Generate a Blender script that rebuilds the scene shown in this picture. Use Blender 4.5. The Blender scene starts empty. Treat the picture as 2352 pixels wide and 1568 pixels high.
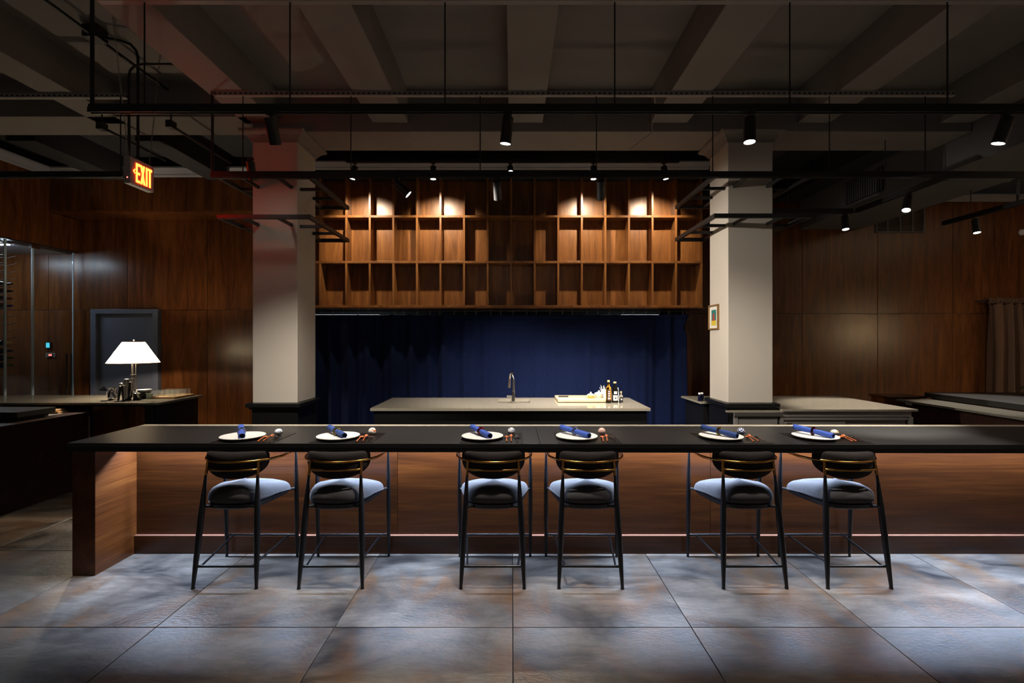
import bpy, math, random
from mathutils import Vector, Matrix
random.seed(7)
SC = bpy.context.scene
COL = SC.collection
PI = math.pi
F = 1120.0                      # focal length in pixels of the 2352 px wide frame
H = 1.60                        # camera height

# ------------------------------------------------------------------ camera, world, exposure
cd = bpy.data.cameras.new('camera'); cam = bpy.data.objects.new('camera', cd); COL.objects.link(cam)
cam.location = (0, 0, H); cam.rotation_euler = (PI / 2, 0, 0)
cd.sensor_width = 36.0; cd.lens = 36.0 * F / 2352.0; cd.clip_start = 0.05; cd.clip_end = 60
SC.camera = cam
W = bpy.data.worlds.new('world'); SC.world = W; W.use_nodes = True
W.node_tree.nodes['Background'].inputs['Color'].default_value = (1.0, 0.88, 0.76, 1)
W.node_tree.nodes['Background'].inputs['Strength'].default_value = 0.085
vs = SC.view_settings
SC.display_settings.display_device = 'sRGB'
vs.view_transform = 'Standard'; vs.look = 'None'; vs.exposure = 0.0; vs.gamma = 1.0; vs.use_curve_mapping = False
SC.cycles.use_denoising = True; SC.cycles.adaptive_threshold = 0.02
SC.cycles.max_bounces = 7; SC.cycles.diffuse_bounces = 3; SC.cycles.glossy_bounces = 4
SC.cycles.transmission_bounces = 8; SC.cycles.transparent_max_bounces = 40
SC.cycles.sample_clamp_indirect = 4.0
SC.cycles.caustics_refractive = False; SC.cycles.caustics_reflective = False

WARM = (1.0, 0.80, 0.56)
NEUTRAL = (1.0, 0.92, 0.82)
LED_COL = (0.56, 0.72, 1.0)
LED_WATT = 30.0     # per metre of strip
P_TRACK_A = 220.0     # spots over the bar
P_TRACK_B = 560.0    # spots on the second track
P_SHELF = 128.0       # spots washing the shelves
P_LAMP = 52.0

# ------------------------------------------------------------------ materials
def lin(c):
    c = c / 255.0
    return c / 12.92 if c <= 0.04045 else ((c + 0.055) / 1.055) ** 2.4
def rgb(r, g, b): return (lin(r), lin(g), lin(b), 1.0)

def newmat(name):
    m = bpy.data.materials.new(name); m.use_nodes = True
    nt = m.node_tree
    return m, nt, nt.nodes['Principled BSDF']

def setp(b, **k):
    for key, v in k.items():
        b.inputs[key.replace('_', ' ')].default_value = v

def plain(name, col, rough=0.5, metal=0.0, noise=0.12, nscale=14.0, bump=0.0, bscale=120.0, **k):
    m, nt, b = newmat(name)
    tc = nt.nodes.new('ShaderNodeTexCoord'); nz = nt.nodes.new('ShaderNodeTexNoise')
    nz.inputs['Scale'].default_value = nscale; nz.inputs['Detail'].default_value = 4
    nt.links.new(tc.outputs['Object'], nz.inputs['Vector'])
    mx = nt.nodes.new('ShaderNodeMix'); mx.data_type = 'RGBA'
    mx.inputs['A'].default_value = tuple(c * (1 - noise) for c in col[:3]) + (1,)
    mx.inputs['B'].default_value = tuple(min(1, c * (1 + noise)) for c in col[:3]) + (1,)
    nt.links.new(nz.outputs['Fac'], mx.inputs['Factor'])
    nt.links.new(mx.outputs['Result'], b.inputs['Base Color'])
    setp(b, Roughness=rough, Metallic=metal, **k)
    if bump:
        n2 = nt.nodes.new('ShaderNodeTexNoise'); n2.inputs['Scale'].default_value = bscale; n2.inputs['Detail'].default_value = 3
        nt.links.new(tc.outputs['Object'], n2.inputs['Vector'])
        bp = nt.nodes.new('ShaderNodeBump'); bp.inputs['Strength'].default_value = bump; bp.inputs['Distance'].default_value = 0.01
        nt.links.new(n2.outputs['Fac'], bp.inputs['Height']); nt.links.new(bp.outputs['Normal'], b.inputs['Normal'])
    return m

def emit(name, col, strength):
    m, nt, b = newmat(name)
    setp(b, Base_Color=tuple(col[:3]) + (1,), Emission_Color=tuple(col[:3]) + (1,), Emission_Strength=strength, Roughness=0.6)
    return m

def wood(name, dark, mid, light, grain='Z', rough=0.34, stretch=9.0, scale=1.6, coat=0.0, bump=0.05):
    m, nt, b = newmat(name); N = nt.nodes; L = nt.links
    tc = N.new('ShaderNodeTexCoord'); oi = N.new('ShaderNodeObjectInfo')
    mul = N.new('ShaderNodeMath'); mul.operation = 'MULTIPLY'; mul.inputs[1].default_value = 37.0
    L.new(oi.outputs['Random'], mul.inputs[0])
    add = N.new('ShaderNodeVectorMath'); add.operation = 'ADD'
    L.new(tc.outputs['Object'], add.inputs[0]); L.new(mul.outputs[0], add.inputs[1])
    mp = N.new('ShaderNodeMapping'); L.new(add.outputs[0], mp.inputs['Vector'])
    s = [scale * stretch] * 3; s['XYZ'.index(grain)] = scale
    mp.inputs['Scale'].default_value = s
    n1 = N.new('ShaderNodeTexNoise'); n1.inputs['Scale'].default_value = 0.55; n1.inputs['Detail'].default_value = 5
    n1.inputs['Distortion'].default_value = 1.1; n1.inputs['Roughness'].default_value = 0.55
    L.new(mp.outputs[0], n1.inputs['Vector'])
    n2 = N.new('ShaderNodeTexNoise'); n2.inputs['Scale'].default_value = 5.0; n2.inputs['Detail'].default_value = 4
    mp2 = N.new('ShaderNodeMapping'); L.new(add.outputs[0], mp2.inputs['Vector'])
    s2 = [scale * stretch * 2.0] * 3; s2['XYZ'.index(grain)] = scale * 0.7
    mp2.inputs['Scale'].default_value = s2; L.new(mp2.outputs[0], n2.inputs['Vector'])
    mixf = N.new('ShaderNodeMix'); mixf.data_type = 'FLOAT'; mixf.inputs['Factor'].default_value = 0.36
    L.new(n1.outputs['Fac'], mixf.inputs['A']); L.new(n2.outputs['Fac'], mixf.inputs['B'])
    cr = N.new('ShaderNodeValToRGB'); e = cr.color_ramp.elements
    e[0].position = 0.30; e[0].color = dark; e[1].position = 0.72; e[1].color = light
    k = e.new(0.5); k.color = mid
    L.new(mixf.outputs['Result'], cr.inputs['Fac'])
    L.new(cr.outputs['Color'], b.inputs['Base Color'])
    setp(b, Roughness=rough, Coat_Weight=coat, Coat_Roughness=0.25, Specular_IOR_Level=0.4)
    bp = N.new('ShaderNodeBump'); bp.inputs['Strength'].default_value = bump; bp.inputs['Distance'].default_value = 0.004
    L.new(n2.outputs['Fac'], bp.inputs['Height']); L.new(bp.outputs['Normal'], b.inputs['Normal'])
    return m

def slate(name):
    m, nt, b = newmat(name); N = nt.nodes; L = nt.links
    tc = N.new('ShaderNodeTexCoord'); oi = N.new('ShaderNodeObjectInfo')
    mul = N.new('ShaderNodeMath'); mul.operation = 'MULTIPLY'; mul.inputs[1].default_value = 53.0
    L.new(oi.outputs['Random'], mul.inputs[0])
    add = N.new('ShaderNodeVectorMath'); add.operation = 'ADD'
    L.new(tc.outputs['Object'], add.inputs[0]); L.new(mul.outputs[0], add.inputs[1])
    mp = N.new('ShaderNodeMapping'); mp.inputs['Scale'].default_value = (1.0, 1.8, 1.0); mp.inputs['Rotation'].default_value = (0, 0, 0.5)
    L.new(add.outputs[0], mp.inputs['Vector'])
    n1 = N.new('ShaderNodeTexNoise'); n1.inputs['Scale'].default_value = 1.7; n1.inputs['Detail'].default_value = 8; n1.inputs['Roughness'].default_value = 0.62; n1.inputs['Distortion'].default_value = 0.6
    L.new(mp.outputs[0], n1.inputs['Vector'])
    c1 = N.new('ShaderNodeValToRGB'); e = c1.color_ramp.elements
    e[0].position = 0.34; e[0].color = rgb(52, 49, 50); e[1].position = 0.66; e[1].color = rgb(138, 130, 122)
    L.new(n1.outputs['Fac'], c1.inputs['Fac'])
    n2 = N.new('ShaderNodeTexNoise'); n2.inputs['Scale'].default_value = 1.3; n2.inputs['Detail'].default_value = 7; n2.inputs['Roughness'].default_value = 0.66; n2.inputs['Distortion'].default_value = 0.9
    mp2 = N.new('ShaderNodeMapping'); mp2.inputs['Location'].default_value = (5.3, 1.7, 0); mp2.inputs['Scale'].default_value = (1.6, 1.0, 1)
    L.new(add.outputs[0], mp2.inputs['Vector']); L.new(mp2.outputs[0], n2.inputs['Vector'])
    c2 = N.new('ShaderNodeValToRGB'); e = c2.color_ramp.elements
    e[0].position = 0.47; e[0].color = (0, 0, 0, 1); e[1].position = 0.70; e[1].color = (0.85, 0.85, 0.85, 1)
    L.new(n2.outputs['Fac'], c2.inputs['Fac'])
    mx = N.new('ShaderNodeMix'); mx.data_type = 'RGBA'; mx.inputs['B'].default_value = rgb(122, 84, 46)
    L.new(c2.outputs['Color'], mx.inputs['Factor']); L.new(c1.outputs['Color'], mx.inputs['A'])
    L.new(mx.outputs['Result'], b.inputs['Base Color'])
    n4 = N.new('ShaderNodeTexNoise'); n4.inputs['Scale'].default_value = 9; n4.inputs['Detail'].default_value = 9; n4.inputs['Roughness'].default_value = 0.7; n4.inputs['Distortion'].default_value = 0.8
    mp4 = N.new('ShaderNodeMapping'); mp4.inputs['Scale'].default_value = (0.55, 2.4, 1); mp4.inputs['Rotation'].default_value = (0, 0, -0.25); L.new(add.outputs[0], mp4.inputs['Vector']); L.new(mp4.outputs[0], n4.inputs['Vector'])
    mr4 = N.new('ShaderNodeMapRange'); mr4.inputs['From Min'].default_value = 0.32; mr4.inputs['From Max'].default_value = 0.68; mr4.inputs['To Min'].default_value = 0.66; mr4.inputs['To Max'].default_value = 1.22; L.new(n4.outputs['Fac'], mr4.inputs['Value'])
    mul4 = N.new('ShaderNodeVectorMath'); mul4.operation = 'SCALE'; L.new(mx.outputs['Result'], mul4.inputs[0]); L.new(mr4.outputs[0], mul4.inputs['Scale'])
    L.new(mul4.outputs[0], b.inputs['Base Color'])
    mr5 = N.new('ShaderNodeMapRange'); mr5.inputs['From Min'].default_value = 0.3; mr5.inputs['From Max'].default_value = 0.7; mr5.inputs['To Min'].default_value = 0.30; mr5.inputs['To Max'].default_value = 0.48; L.new(n1.outputs['Fac'], mr5.inputs['Value']); L.new(mr5.outputs[0], b.inputs['Roughness'])
    n3 = N.new('ShaderNodeTexNoise'); n3.inputs['Scale'].default_value = 34; n3.inputs['Detail'].default_value = 7
    L.new(mp.outputs[0], n3.inputs['Vector'])
    bp = N.new('ShaderNodeBump'); bp.inputs['Strength'].default_value = 0.30; bp.inputs['Distance'].default_value = 0.008
    L.new(n3.outputs['Fac'], bp.inputs['Height']); L.new(bp.outputs['Normal'], b.inputs['Normal'])
    setp(b, Roughness=0.38)
    return m

def glass(name, col=(1, 1, 1, 1), rough=0.0, ior=1.45):
    m, nt, b = newmat(name)
    setp(b, Base_Color=col, Roughness=rough, IOR=ior, Transmission_Weight=1.0)
    return m

def pane_glass(name):
    m, nt, b = newmat(name); N = nt.nodes; L = nt.links
    tr = N.new('ShaderNodeBsdfTransparent'); tr.inputs['Color'].default_value = (0.97, 0.985, 0.985, 1)
    gl = N.new('ShaderNodeBsdfGlossy'); gl.inputs['Roughness'].default_value = 0.02
    lw = N.new('ShaderNodeLayerWeight'); lw.inputs['Blend'].default_value = 0.5
    pw = N.new('ShaderNodeMath'); pw.operation = 'POWER'; pw.inputs[1].default_value = 4.0; L.new(lw.outputs['Facing'], pw.inputs[0])
    ma = N.new('ShaderNodeMath'); ma.operation = 'MULTIPLY_ADD'; ma.inputs[1].default_value = 0.6; ma.inputs[2].default_value = 0.05; L.new(pw.outputs[0], ma.inputs[0])
    mx = N.new('ShaderNodeMixShader'); L.new(ma.outputs[0], mx.inputs[0]); L.new(tr.outputs[0], mx.inputs[1]); L.new(gl.outputs[0], mx.inputs[2])
    L.new(mx.outputs[0], N['Material Output'].inputs['Surface'])
    return m

def tumbler_glass(name):
    m = pane_glass(name); nt = m.node_tree; N = nt.nodes; L = nt.links
    src = N['Material Output'].inputs['Surface'].links[0].from_socket
    df = N.new('ShaderNodeBsdfTranslucent'); df.inputs['Color'].default_value = (0.95, 0.95, 0.92, 1)
    d2 = N.new('ShaderNodeBsdfGlossy'); d2.inputs['Roughness'].default_value = 0.12
    a = N.new('ShaderNodeMixShader'); a.inputs[0].default_value = 0.6; L.new(df.outputs[0], a.inputs[1]); L.new(d2.outputs[0], a.inputs[2])
    mx = N.new('ShaderNodeMixShader'); mx.inputs[0].default_value = 0.025; L.new(src, mx.inputs[1]); L.new(a.outputs[0], mx.inputs[2])
    L.new(mx.outputs[0], N['Material Output'].inputs['Surface'])
    return m

def velvet(name, a, bcol, sheen=0.6, rough=0.9, lattice=False):
    m, nt, b = newmat(name); N = nt.nodes; L = nt.links
    tc = N.new('ShaderNodeTexCoord'); nz = N.new('ShaderNodeTexNoise'); nz.inputs['Scale'].default_value = 60; nz.inputs['Detail'].default_value = 4
    L.new(tc.outputs['Object'], nz.inputs['Vector'])
    mx = N.new('ShaderNodeMix'); mx.data_type = 'RGBA'; mx.inputs['A'].default_value = a; mx.inputs['B'].default_value = bcol
    L.new(nz.outputs['Fac'], mx.inputs['Factor'])
    out = mx.outputs['Result']
    if lattice:      # faint woven hexagon lattice
        sep = N.new('ShaderNodeSeparateXYZ'); L.new(tc.outputs['Object'], sep.inputs[0])
        def M(op, x, y=None):
            n = N.new('ShaderNodeMath'); n.operation = op
            for i, v in enumerate((x, y)):
                if v is None: continue
                if isinstance(v, (int, float)): n.inputs[i].default_value = v
                else: L.new(v, n.inputs[i])
            return n.outputs[0]
        u = M('MULTIPLY', sep.outputs['X'], 2 * PI / 0.085); v = M('MULTIPLY', sep.outputs['Z'], 2 * PI / 0.15)
        w = M('ADD', M('COSINE', u), M('MULTIPLY', M('COSINE', M('ADD', v, M('MULTIPLY', M('SINE', u), 0.5))), 1.0))
        line = M('LESS_THAN', M('ABSOLUTE', w), 0.10)
        f = M('MULTIPLY', line, 0.22)
        m2 = N.new('ShaderNodeMix'); m2.data_type = 'RGBA'; m2.inputs['B'].default_value = tuple(min(1, c * 2.2) for c in bcol[:3]) + (1,)
        L.new(f, m2.inputs['Factor']); L.new(out, m2.inputs['A']); out = m2.outputs['Result']
    L.new(out, b.inputs['Base Color'])
    setp(b, Roughness=rough, Sheen_Weight=sheen, Sheen_Roughness=0.35, Specular_IOR_Level=0.2)
    b.inputs['Sheen Tint'].default_value = tuple(min(1, c * 3 + 0.05) for c in bcol[:3]) + (1,)
    bp = N.new('ShaderNodeBump'); bp.inputs['Strength'].default_value = 0.1; bp.inputs['Distance'].default_value = 0.003
    L.new(nz.outputs['Fac'], bp.inputs['Height']); L.new(bp.outputs['Normal'], b.inputs['Normal'])
    return m

M = {}
M['wall_wood'] = wood('walnut_wall_panel', rgb(54, 28, 12), rgb(88, 50, 23), rgb(116, 71, 36), 'Z', 0.27, 9, 1.5, 0.0)
M['shelf_wood'] = wood('walnut_shelf', rgb(84, 50, 24), rgb(126, 80, 40), rgb(156, 106, 58), 'Z', 0.36, 9, 1.8, 0.1)
M['bar_wood'] = wood('mahogany_bar_panel', rgb(33, 13, 2), rgb(56, 26, 6), rgb(82, 43, 13), 'X', 0.33, 16, 0.8, 0.1)
M['bar_wood_y'] = wood('mahogany_end_panel', rgb(50, 23, 8), rgb(88, 46, 17), rgb(120, 72, 32), 'Y', 0.36, 16, 0.8, 0.1)
M['dark_wood'] = wood('dark_stained_wood', rgb(30, 17, 13), rgb(48, 28, 21), rgb(64, 38, 28), 'X', 0.4, 9, 1.5)
M['tray_wood'] = wood('pale_oak', rgb(150, 112, 72), rgb(186, 148, 104), rgb(208, 174, 130), 'X', 0.5, 8, 6)
M['spoon_wood'] = wood('cherry_wood_spoon', rgb(150, 74, 40), rgb(190, 104, 60), rgb(216, 136, 90), 'Y', 0.4, 8, 10)
M['slate'] = slate('slate_tile')
M['grout'] = plain('dark_grout', rgb(24, 23, 23), 0.9)
M['soapstone'] = plain('honed_black_stone', rgb(44, 43, 43), 0.36, noise=0.2, nscale=6, bump=0.03, bscale=300)
M['soapstone_edge'] = plain('black_stone_edge', rgb(22, 22, 22), 0.4, noise=0.15)
M['quartz'] = plain('polished_beige_quartz', rgb(150, 142, 126), 0.10, noise=0.06, nscale=30)
M['ledge_glow'] = plain('rosy_ledge_glow', rgb(150, 104, 84), 0.45, 0.2, noise=0.06)  # colour stands for LED light falling on the plinth ledge
M['quartz_pale'] = plain('pale_polished_quartz', rgb(206, 196, 176), 0.16, noise=0.05, nscale=30)
M['quartz_grey'] = plain('polished_grey_quartz', rgb(112, 108, 98), 0.14, noise=0.08, nscale=30)
M['plaster'] = plain('cream_plaster', rgb(204, 194, 180), 0.62, noise=0.05, nscale=3.5, bump=0.03, bscale=40)
M['ceiling_paint'] = plain('grey_ceiling_paint', rgb(132, 126, 122), 0.8, noise=0.06, nscale=3, bump=0.04, bscale=60)
M['dark_matt'] = plain('dark_blue_black_matt', rgb(26, 27, 32), 0.8)
M['duct_paint'] = plain('grey_duct_paint', rgb(104, 104, 106), 0.75, noise=0.05)
M['crown'] = plain('grey_crown_paint', rgb(150, 152, 160), 0.6, noise=0.04)
M['black_lacquer'] = plain('black_lacquered_wood', rgb(18, 18, 19), 0.38, noise=0.2)
M['black_metal'] = plain('matt_black_metal', rgb(26, 26, 27), 0.5, noise=0.15)
M['leg_metal'] = plain('black_coated_steel', rgb(16, 17, 20), 0.32, noise=0.1)
M['strut'] = plain('painted_strut_channel', rgb(150, 146, 142), 0.55, noise=0.1)
M['strut_hole'] = plain('strut_slot_dark', rgb(10, 10, 10), 0.9)
M['brass'] = plain('antique_brass', rgb(176, 128, 66), 0.24, 1.0, noise=0.1)
M['chrome'] = plain('polished_chrome', rgb(226, 226, 228), 0.13, 1.0, noise=0.02)
M['nickel'] = plain('brushed_nickel', rgb(180, 174, 164), 0.28, 1.0, noise=0.05)
M['steel'] = plain('brushed_stainless', rgb(186, 182, 176), 0.40, 0.6, noise=0.08, nscale=20)
M['door_grey'] = plain('blue_grey_door_paint', rgb(92, 98, 114), 0.45, noise=0.05)
M['velvet_navy'] = velvet('navy_velvet', rgb(6, 16, 42), rgb(9, 25, 66), 0.10, lattice=True)
M['velvet_brown'] = velvet('brown_velvet', rgb(74, 52, 38), rgb(102, 74, 54), 0.6)
M['seat_fabric'] = velvet('charcoal_seat_fabric', rgb(64, 62, 64), rgb(84, 82, 84), 0.3)
M['back_fabric'] = velvet('dark_brown_backrest_fabric', rgb(34, 29, 28), rgb(48, 42, 40), 0.25)
M['plate'] = plain('matt_white_porcelain', rgb(226, 224, 218), 0.42, noise=0.02)
M['plate_rim'] = plain('grey_plate_edge', rgb(190, 184, 172), 0.5, noise=0.03)
M['white_gloss'] = plain('white_glazed_ceramic', rgb(236, 234, 228), 0.15, noise=0.02)
M['napkin'] = plain('blue_linen', rgb(58, 88, 176), 0.9, noise=0.12, nscale=90, bump=0.1, bscale=500)
M['napkin_dark'] = plain('dark_blue_linen', rgb(44, 70, 130), 0.9, noise=0.12, nscale=90, bump=0.1, bscale=500)
M['napkin_in'] = plain('navy_linen_lining', rgb(18, 24, 48), 0.95, noise=0.1)
M['leather'] = plain('black_leather', rgb(22, 21, 21), 0.34, noise=0.15, bump=0.1, bscale=400)
M['cutboard'] = wood('pale_maple_board', rgb(180, 156, 116), rgb(204, 182, 142), rgb(220, 202, 166), 'X', 0.5, 8, 5)
M['white_print'] = plain('white_label_paper', rgb(228, 224, 214), 0.6, noise=0.03)
M['brown_print'] = plain('brown_label_paper', rgb(96, 58, 40), 0.6, noise=0.1)
M['black_print'] = plain('black_label_paper', rgb(24, 24, 24), 0.6)
M['cork'] = plain('cork', rgb(206, 168, 116), 0.8, noise=0.2, nscale=120)
M['black_plastic'] = plain('black_plastic', rgb(24, 24, 26), 0.35)
M['sign_white'] = plain('grey_white_sign_housing', rgb(170, 160, 156), 0.5, noise=0.03)
M['glass'] = glass('clear_glass')
M['thin_glass'] = pane_glass('clear_pane')
M['tumbler_glass'] = tumbler_glass('clear_tumbler_glass')
M['glass_edge'] = plain('pale_blue_glass_edge', rgb(176, 196, 208), 0.1, noise=0.05)
M['amber'] = glass('amber_liquor', (0.95, 0.50, 0.06, 1), 0.02, 1.36)
M['bottle_glass'] = glass('dark_green_bottle_glass', (0.05, 0.10, 0.06, 1), 0.03)
M['black_bottle'] = plain('black_bottle_glass', rgb(14, 14, 13), 0.08)
M['ring_clear'] = glass('clear_crystal', (1, 0.98, 0.95, 1), 0.02)
M['ring_gold'] = glass('golden_crystal', (0.95, 0.72, 0.16, 1), 0.02)
M['ring_red'] = glass('ruby_crystal', (0.75, 0.06, 0.05, 1), 0.02)
M['ring_plum'] = glass('plum_crystal', (0.42, 0.03, 0.10, 1), 0.02)
M['lens'] = emit('lit_lamp_lens', (1.0, 0.93, 0.82), 40.0)
M['lens_dim'] = emit('lit_lamp_lens_soft', (1.0, 0.95, 0.88), 6.0)
M['led'] = emit('under_counter_led', LED_COL, 6.0)
M['exit_glow'] = emit('exit_letter_glow', (30.0, 1.3, 0.16), 1.0)
M['red_led'] = emit('red_indicator', (1.0, 0.12, 0.10), 6.0)
M['cyan_screen'] = emit('cyan_screen', (0.08, 0.62, 0.78), 0.9)
M['kitchen_glow'] = emit('added_kitchen_glow', (0.86, 0.94, 1.0), 2.2)  # glow added for the bright kitchen behind the curtain
M['cabinet_led'] = emit('wine_cabinet_led', (0.72, 0.86, 1.0), 110.0)
M['kitchen_white'] = plain('white_kitchen_wall', rgb(120, 122, 124), 0.4, noise=0.03)
M['painted_yellow'] = plain('yellow_glaze', rgb(226, 186, 92), 0.3)
M['gold_print'] = plain('gold_frame', rgb(150, 112, 66), 0.4, 0.3)
M['art_teal'] = plain('teal_print', rgb(40, 120, 112), 0.6, noise=0.3, nscale=60)
M['art_red'] = plain('red_print', rgb(178, 62, 54), 0.6, noise=0.3, nscale=60)
M['art_yellow'] = plain('yellow_print', rgb(214, 188, 60), 0.6, noise=0.25, nscale=60)
M['leaf'] = plain('green_leaf', rgb(70, 120, 40), 0.5)
M['pale_green'] = plain('pale_green_glass_stack', rgb(196, 216, 204), 0.2, noise=0.04)

def shade_mat():
    m, nt, b = newmat('linen_lamp_shade'); N = nt.nodes; L = nt.links
    tr = N.new('ShaderNodeBsdfTranslucent'); tr.inputs['Color'].default_value = (0.95, 0.86, 0.70, 1)
    tc = N.new('ShaderNodeTexCoord'); nz = N.new('ShaderNodeTexNoise'); nz.inputs['Scale'].default_value = 150; L.new(tc.outputs['Object'], nz.inputs['Vector'])
    bp = N.new('ShaderNodeBump'); bp.inputs['Strength'].default_value = 0.1; L.new(nz.outputs['Fac'], bp.inputs['Height']); L.new(bp.outputs['Normal'], tr.inputs['Normal'])
    df = N.new('ShaderNodeBsdfDiffuse'); df.inputs['Color'].default_value = (0.85, 0.80, 0.70, 1)
    mx = N.new('ShaderNodeMixShader'); mx.inputs[0].default_value = 0.35
    L.new(tr.outputs[0], mx.inputs[1]); L.new(df.outputs[0], mx.inputs[2]); L.new(mx.outputs[0], N['Material Output'].inputs['Surface'])
    return m
M['shade'] = shade_mat()

def ball_mat(name, base, ink, mode):
    m, nt, b = newmat(name); N = nt.nodes; L = nt.links
    tc = N.new('ShaderNodeTexCoord')
    mx = N.new('ShaderNodeMix'); mx.data_type = 'RGBA'; mx.inputs['A'].default_value = base; mx.inputs['B'].default_value = ink
    if mode == 'check':
        sep = N.new('ShaderNodeSeparateXYZ'); L.new(tc.outputs['Object'], sep.inputs[0])
        at = N.new('ShaderNodeMath'); at.operation = 'ARCTAN2'; L.new(sep.outputs['Y'], at.inputs[0]); L.new(sep.outputs['X'], at.inputs[1])
        ml = N.new('ShaderNodeMath'); ml.operation = 'MULTIPLY'; ml.inputs[1].default_value = 6 / PI; L.new(at.outputs[0], ml.inputs[0])
        zz = N.new('ShaderNodeMath'); zz.operation = 'MULTIPLY'; zz.inputs[1].default_value = 1 / 0.0088; L.new(sep.outputs['Z'], zz.inputs[0])
        cmb = N.new('ShaderNodeCombineXYZ'); L.new(ml.outputs[0], cmb.inputs[0]); L.new(zz.outputs[0], cmb.inputs[1]); cmb.inputs[2].default_value = 0.5
        ck = N.new('ShaderNodeTexChecker'); ck.inputs['Scale'].default_value = 1.0; L.new(cmb.outputs[0], ck.inputs['Vector'])
        L.new(ck.outputs['Fac'], mx.inputs['Factor'])
    else:
        if mode == 'dots':
            t = N.new('ShaderNodeTexVoronoi'); t.inputs['Scale'].default_value = 95; src = t.outputs['Distance']; lo, hi = 0.30, 0.22
        elif mode == 'flower':
            t = N.new('ShaderNodeTexNoise'); t.inputs['Scale'].default_value = 60; t.inputs['Detail'].default_value = 1; src = t.outputs['Fac']; lo, hi = 0.60, 0.64
        elif mode == 'strokes':
            t = N.new('ShaderNodeTexNoise'); t.inputs['Scale'].default_value = 75; t.inputs['Detail'].default_value = 2; t.inputs['Distortion'].default_value = 2.0; src = t.outputs['Fac']; lo, hi = 0.57, 0.60
        else:
            t = N.new('ShaderNodeTexNoise'); t.inputs['Scale'].default_value = 55; t.inputs['Detail'].default_value = 4; src = t.outputs['Fac']; lo, hi = 0.50, 0.60
        L.new(tc.outputs['Object'], t.inputs['Vector'])
        mr = N.new('ShaderNodeMapRange'); mr.inputs['From Min'].default_value = lo; mr.inputs['From Max'].default_value = hi
        L.new(src, mr.inputs['Value']); L.new(mr.outputs[0], mx.inputs['Factor'])
    L.new(mx.outputs['Result'], b.inputs['Base Color']); setp(b, Roughness=0.12)
    return m

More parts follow.
